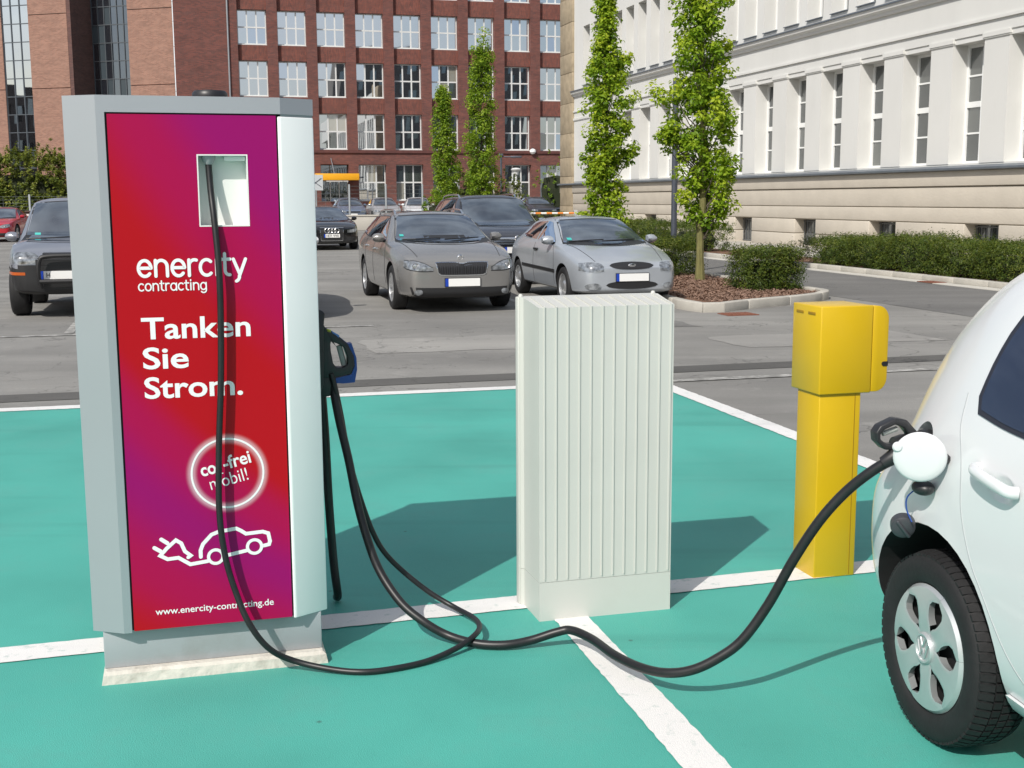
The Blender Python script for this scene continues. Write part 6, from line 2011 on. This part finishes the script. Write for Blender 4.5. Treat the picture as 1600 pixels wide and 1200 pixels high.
for k in range(80):
    p = at_len(Lc[-1] * k / 80); q = at_len(Lc[-1] * k / 80 + .02); tn = (q - p).normalized()
    inner.append(W(*(p + Vector((-tn.y, tn.x, 0)) * .12).xy))
rng = random.Random(4)
mb = MB(); mb.add([(p.x, p.y, .085) for p in inner], [tuple(range(len(inner)))])
so = build(mb, 'soil', MATS['mulch'], fix=False)
if so.data.polygons[0].normal.z < 0: so.data.flip_normals()
so['kind'] = 'structure'
# bark chips
mb = MB()
for _ in range(9000):
    u = rng.uniform(7.2, 9.8); v = 16.0 + 6.5 * rng.random() ** 1.4
    if v < 16.05 + (u - 7.2) * .5: continue
    if u < 7.4 and v < 17.3: u += .2
    c = W(u, v, .088 + rng.random() * .03)
    a = rng.uniform(0, PI); s = rng.uniform(.008, .022); w = s * rng.uniform(.3, .6)
    ca, sa = math.cos(a), math.sin(a)
    t = rng.uniform(-.012, .012); t2 = rng.uniform(-.008, .008)
    mb.add([(c.x - s * ca + w * sa, c.y - s * sa - w * ca, c.z - t + t2), (c.x + s * ca + w * sa, c.y + s * sa - w * ca, c.z + t + t2), (c.x + s * ca - w * sa, c.y + s * sa + w * ca, c.z + t - t2), (c.x - s * ca - w * sa, c.y - s * sa + w * ca, c.z - t - t2)], [(0, 1, 2, 3)])
ch = build(mb, 'bark_chips', M('bark_chip', (.20, .125, .09), .9, var=.45, vs=9), fix=False)
tag(ch, 'reddish brown bark chips strewn on the planting bed', 'mulch', kind='stuff')
# long kerb before the hedge
lk = thing('road_kerb', 'light concrete kerb along the foot of the long hedge', 'kerb', (0, 0, 0), 0)
for k in range(42):
    v = 10.5 + k * 1.0
    mb = MB()
    base = [W(13.62, v + .005), W(13.78, v + .005), W(13.78, v + .995), W(13.62, v + .995)]
    mb.prism([(p.x, p.y) for p in base], -.02, .115 + random.uniform(-.004, .004))
    build(mb, 'kerb_stone', MATS['kerb_stone'], lk, bevel=.015)
    mb = MB()
    base = [W(13.30, v + .005), W(13.61, v + .005), W(13.61, v + .995), W(13.30, v + .995)]
    mb.prism([(p.x, p.y) for p in base], -.02, .014 + random.uniform(-.002, .002))
    build(mb, 'gutter_slab', M('gutter_light', (.50, .48, .43), .9, var=.1, vs=3, dirt=.15), lk)
bs_ = uvpoly('hedge_soil', [(13.78, 10.5), (15.6, 10.5), (15.6, 60), (13.78, 60)], .06, 'asphalt'); bs_.data.materials[0] = MATS['mulch']
M('rust_cover', (.20, .075, .045), .8, var=.3, vs=20, bump=.5)
for (u, v, w, l, lab) in ((7.35, 15.35, .40, .30, 'rusty drain cover in front of the planting bed kerb'), (13.45, 19.9, .26, .42, 'rusty drain cover in the gutter by the long hedge')):
    d = thing('drain_cover', lab, 'drain cover', W(u, v, .006 if u < 10 else .017), AG, 'rusty drain covers')
    mb = MB()
    for i in range(7):
        x = -w / 2 + (i + .5) * w / 7
        mb.box(x - w * .045, x + w * .045, -l / 2, l / 2, 0, .012)
    build(mb, 'grating', MATS['rust_cover'], d)
    mb = MB(); mb.box(-w / 2 - .03, w / 2 + .03, -l / 2 - .03, l / 2 + .03, -.004, .006); build(mb, 'frame', MATS['rust_cover'], d)

# ------------------------------------------------------------------ street furniture
M('lamp_steel', (.085, .095, .12), .45, .4, var=.1, vs=5)
lp = thing('street_lamp', 'tall dark grey lamp post with a short arm beside the mossy oak', 'lamp', W(9.93, 23.9, .08), 0)
mb = MB(); mb.tube([(0, 0, 0), (0, 0, 3.95)], .062, 14); mb.tube([(0, 0, 3.90), (.5, .10, 3.93)], .045, 10); build(mb, 'pole', MATS['lamp_steel'], lp, smooth=True, angle=40)
mb = MB(); mb.box(.36, .82, .02, .22, 3.88, 3.97); build(mb, 'lamp_head', MATS['lamp_steel'], lp, bevel=.02)
mb = MB(); mb.tube(spline([(.02, 0, 3.95), (.03, 0, 4.06), (.10, .02, 4.10), (.17, .03, 4.05), (.18, .03, 3.97)], 5), .007, 6); build(mb, 'cable_loop', MATS['lamp_steel'], lp)
l2 = thing('street_lamp', 'slim dark lamp post with side arm before the brick factory', 'lamp', Vector((-.52, 66, 0)), 0)
mb = MB(); mb.tube([(0, 0, 0), (0, 0, 3.85)], .06, 10); mb.tube([(0, 0, 3.8), (.9, 0, 3.78)], .03, 8); build(mb, 'pole', MATS['lamp_steel'], l2)
mb = MB(); mb.box(-.12, .12, -.1, .1, 3.84, 3.96); mb.box(.5, 1.1, -.1, .1, 3.74, 3.84); build(mb, 'lamp_head', MATS['lamp_steel'], l2, bevel=.02)
l3 = thing('street_lamp', 'pale lamp post with mushroom shaped head before the brick factory', 'lamp', Vector((.28, 68, 0)), 0)
mb = MB(); mb.tube([(0, 0, 0), (0, 0, 2.95)], .06, 10); build(mb, 'pole', MATS['frame_white'], l3)
mb = MB(); mb.lathe([(.05, 2.85), (.14, 2.9), (.17, 3.06), (.26, 3.12), (.29, 3.18), (.18, 3.25), (0, 3.27)], 18, 'z'); build(mb, 'lamp_head', MATS['frame_white'], l3, smooth=True)
gl = thing('wall_lamp', 'white globe lamp on the brick factory wall near the pale building', 'lamp', W(26.3, 91.6, 5.15), AG)
mb = MB(); mb.lathe([(.001, -.2), (.14, -.17), (.25, -.03), (.24, .10), (.14, .2), (.001, .23)], 18, 'z'); build(mb, 'globe', MATS['plate_white'], gl, smooth=True)
mb = MB(); mb.tube([(0, .0, .2), (0, .35, .35)], .05, 8); build(mb, 'bracket', MATS['lamp_steel'], gl)
# low wall and wire fence before the far cars
M('wall_concrete', (.42, .40, .36), .9, var=.12, vs=1.2, dirt=.2)
lw = thing('low_wall', 'low light concrete wall behind the black coupe', 'wall', Vector((-7.9, 63.5, 0)), 0)
mb = MB(); mb.box(-12, 6.0, 0, .3, 0, .72); build(mb, 'wall_body', MATS['wall_concrete'], lw, bevel=.02)
mb = MB(); mb.box(-12, 6.05, -.04, .34, .72, .80); build(mb, 'coping', MATS['wall_concrete'], lw, bevel=.015)
M('galv', (.42, .45, .47), .4, .6)
M('wire', (.14, .16, .16), .5, .5)
def fence(label, x0, x1, Y, n, h, group):
    f = thing('wire_fence', label, 'fence', Vector((x0, Y, 0)), 0, group)
    for i in range(n + 1):
        mb = MB(); x = (x1 - x0) * i / n; mb.box(x - .04, x + .04, -.04, .04, 0, h); build(mb, 'post', MATS['galv'], f)
    for i in range(n):
        mb = MB(); a = (x1 - x0) * i / n + .05; b = (x1 - x0) * (i + 1) / n - .05
        for k in range(12): mb.box(a, b, -.005, .005, .1 + (h - .2) * k / 11 - .005, .1 + (h - .2) * k / 11 + .005)
        m2 = int((b - a) / .5)
        for k in range(m2 + 1): mb.box(a + (b - a) * k / m2 - .005, a + (b - a) * k / m2 + .005, .009, .018, .1, h - .1)
        build(mb, 'mesh_panel', MATS['wire'], f)
fence('galvanised wire fence in front of the far parked cars', -12.4, -2.75, 65, 5, 2.38, 'wire fences')
fence('galvanised wire fence behind the yellow-green bush', -30, -17.5, 57.5, 5, 1.9, 'wire fences')
sg = thing('traffic_sign', 'grey back of a square sign on a pole beside the station', 'sign', Vector((-8.72, 55, 0)), R(-8))
mb = MB(); mb.tube([(0, .05, 0), (0, .05, 2.7)], .035, 8); build(mb, 'pole', MATS['galv'], sg)
mb = MB(); mb.box(-.34, .34, 0, .02, 2.0, 2.68); build(mb, 'sign_panel', M('sign_back', (.42, .45, .47), .45, .3), sg)
mb = MB()
for a in (35, -35):
    c, s = math.cos(R(a)), math.sin(R(a)); mb.tube([(-.34 * c, -.02, 2.34 - .34 * s), (.34 * c, -.02, 2.34 + .34 * s)], .012, 5)
build(mb, 'cross_brace', MATS['lamp_steel'], sg)
ba = thing('barrier', 'orange and white striped barrier pole beside the pale building corner', 'barrier', Vector((.95, 62, 0)), 0)
for i in range(8):
    mb = MB(); mb.tube([(i * .28, 0, .85), ((i + 1) * .28, 0, .85)], .045, 8); build(mb, 'stripe', M('barrier_orange', (.75, .22, .02), .5) if i % 2 else MATS['plate_white'], ba)
mb = MB(); mb.box(2.22, 2.5, -.14, .14, 0, 1.0); build(mb, 'barrier_post', M('barrier_grey', (.35, .36, .37), .5), ba, bevel=.02)
bn = thing('waste_bin', 'dark brown bin with a white notice beside the red roadster', 'bin', Vector((-20.6, 53.0, 0)), R(10))
mb = MB(); mb.prism([(-.3, 0), (.3, 0), (.34, 1.1), (-.34, 1.1)], 0, .6, 'y'); build(mb, 'bin_body', M('bin_brown', (.05, .022, .015), .6), bn, bevel=.02)
mb = MB(); mb.box(-.37, .37, -.04, .66, 1.1, 1.18); build(mb, 'bin_lid', MATS['bin_brown'], bn, bevel=.02)
ns2 = thing('notice_sign', 'small white notice on a short post beside the brown bin', 'sign', Vector((-20.25, 51.2, 0)), R(10))
mb = MB(); mb.tube([(0, .03, 0), (0, .03, 1.0)], .025, 6); build(mb, 'post', MATS['galv'], ns2)
mb = MB(); mb.box(-.14, .14, 0, .015, .72, 1.06); build(mb, 'notice', MATS['plate_white'], ns2)
mb = MB()
for (x0, x1, z0, z1) in ((-.08, -.04, .80, .97), (-.02, .02, .80, .97), (.04, .08, .86, .97)): mb.box(x0, x1, -.004, -.001, z0, z1)
build(mb, 'notice_print', MATS['plate_text'], ns2)
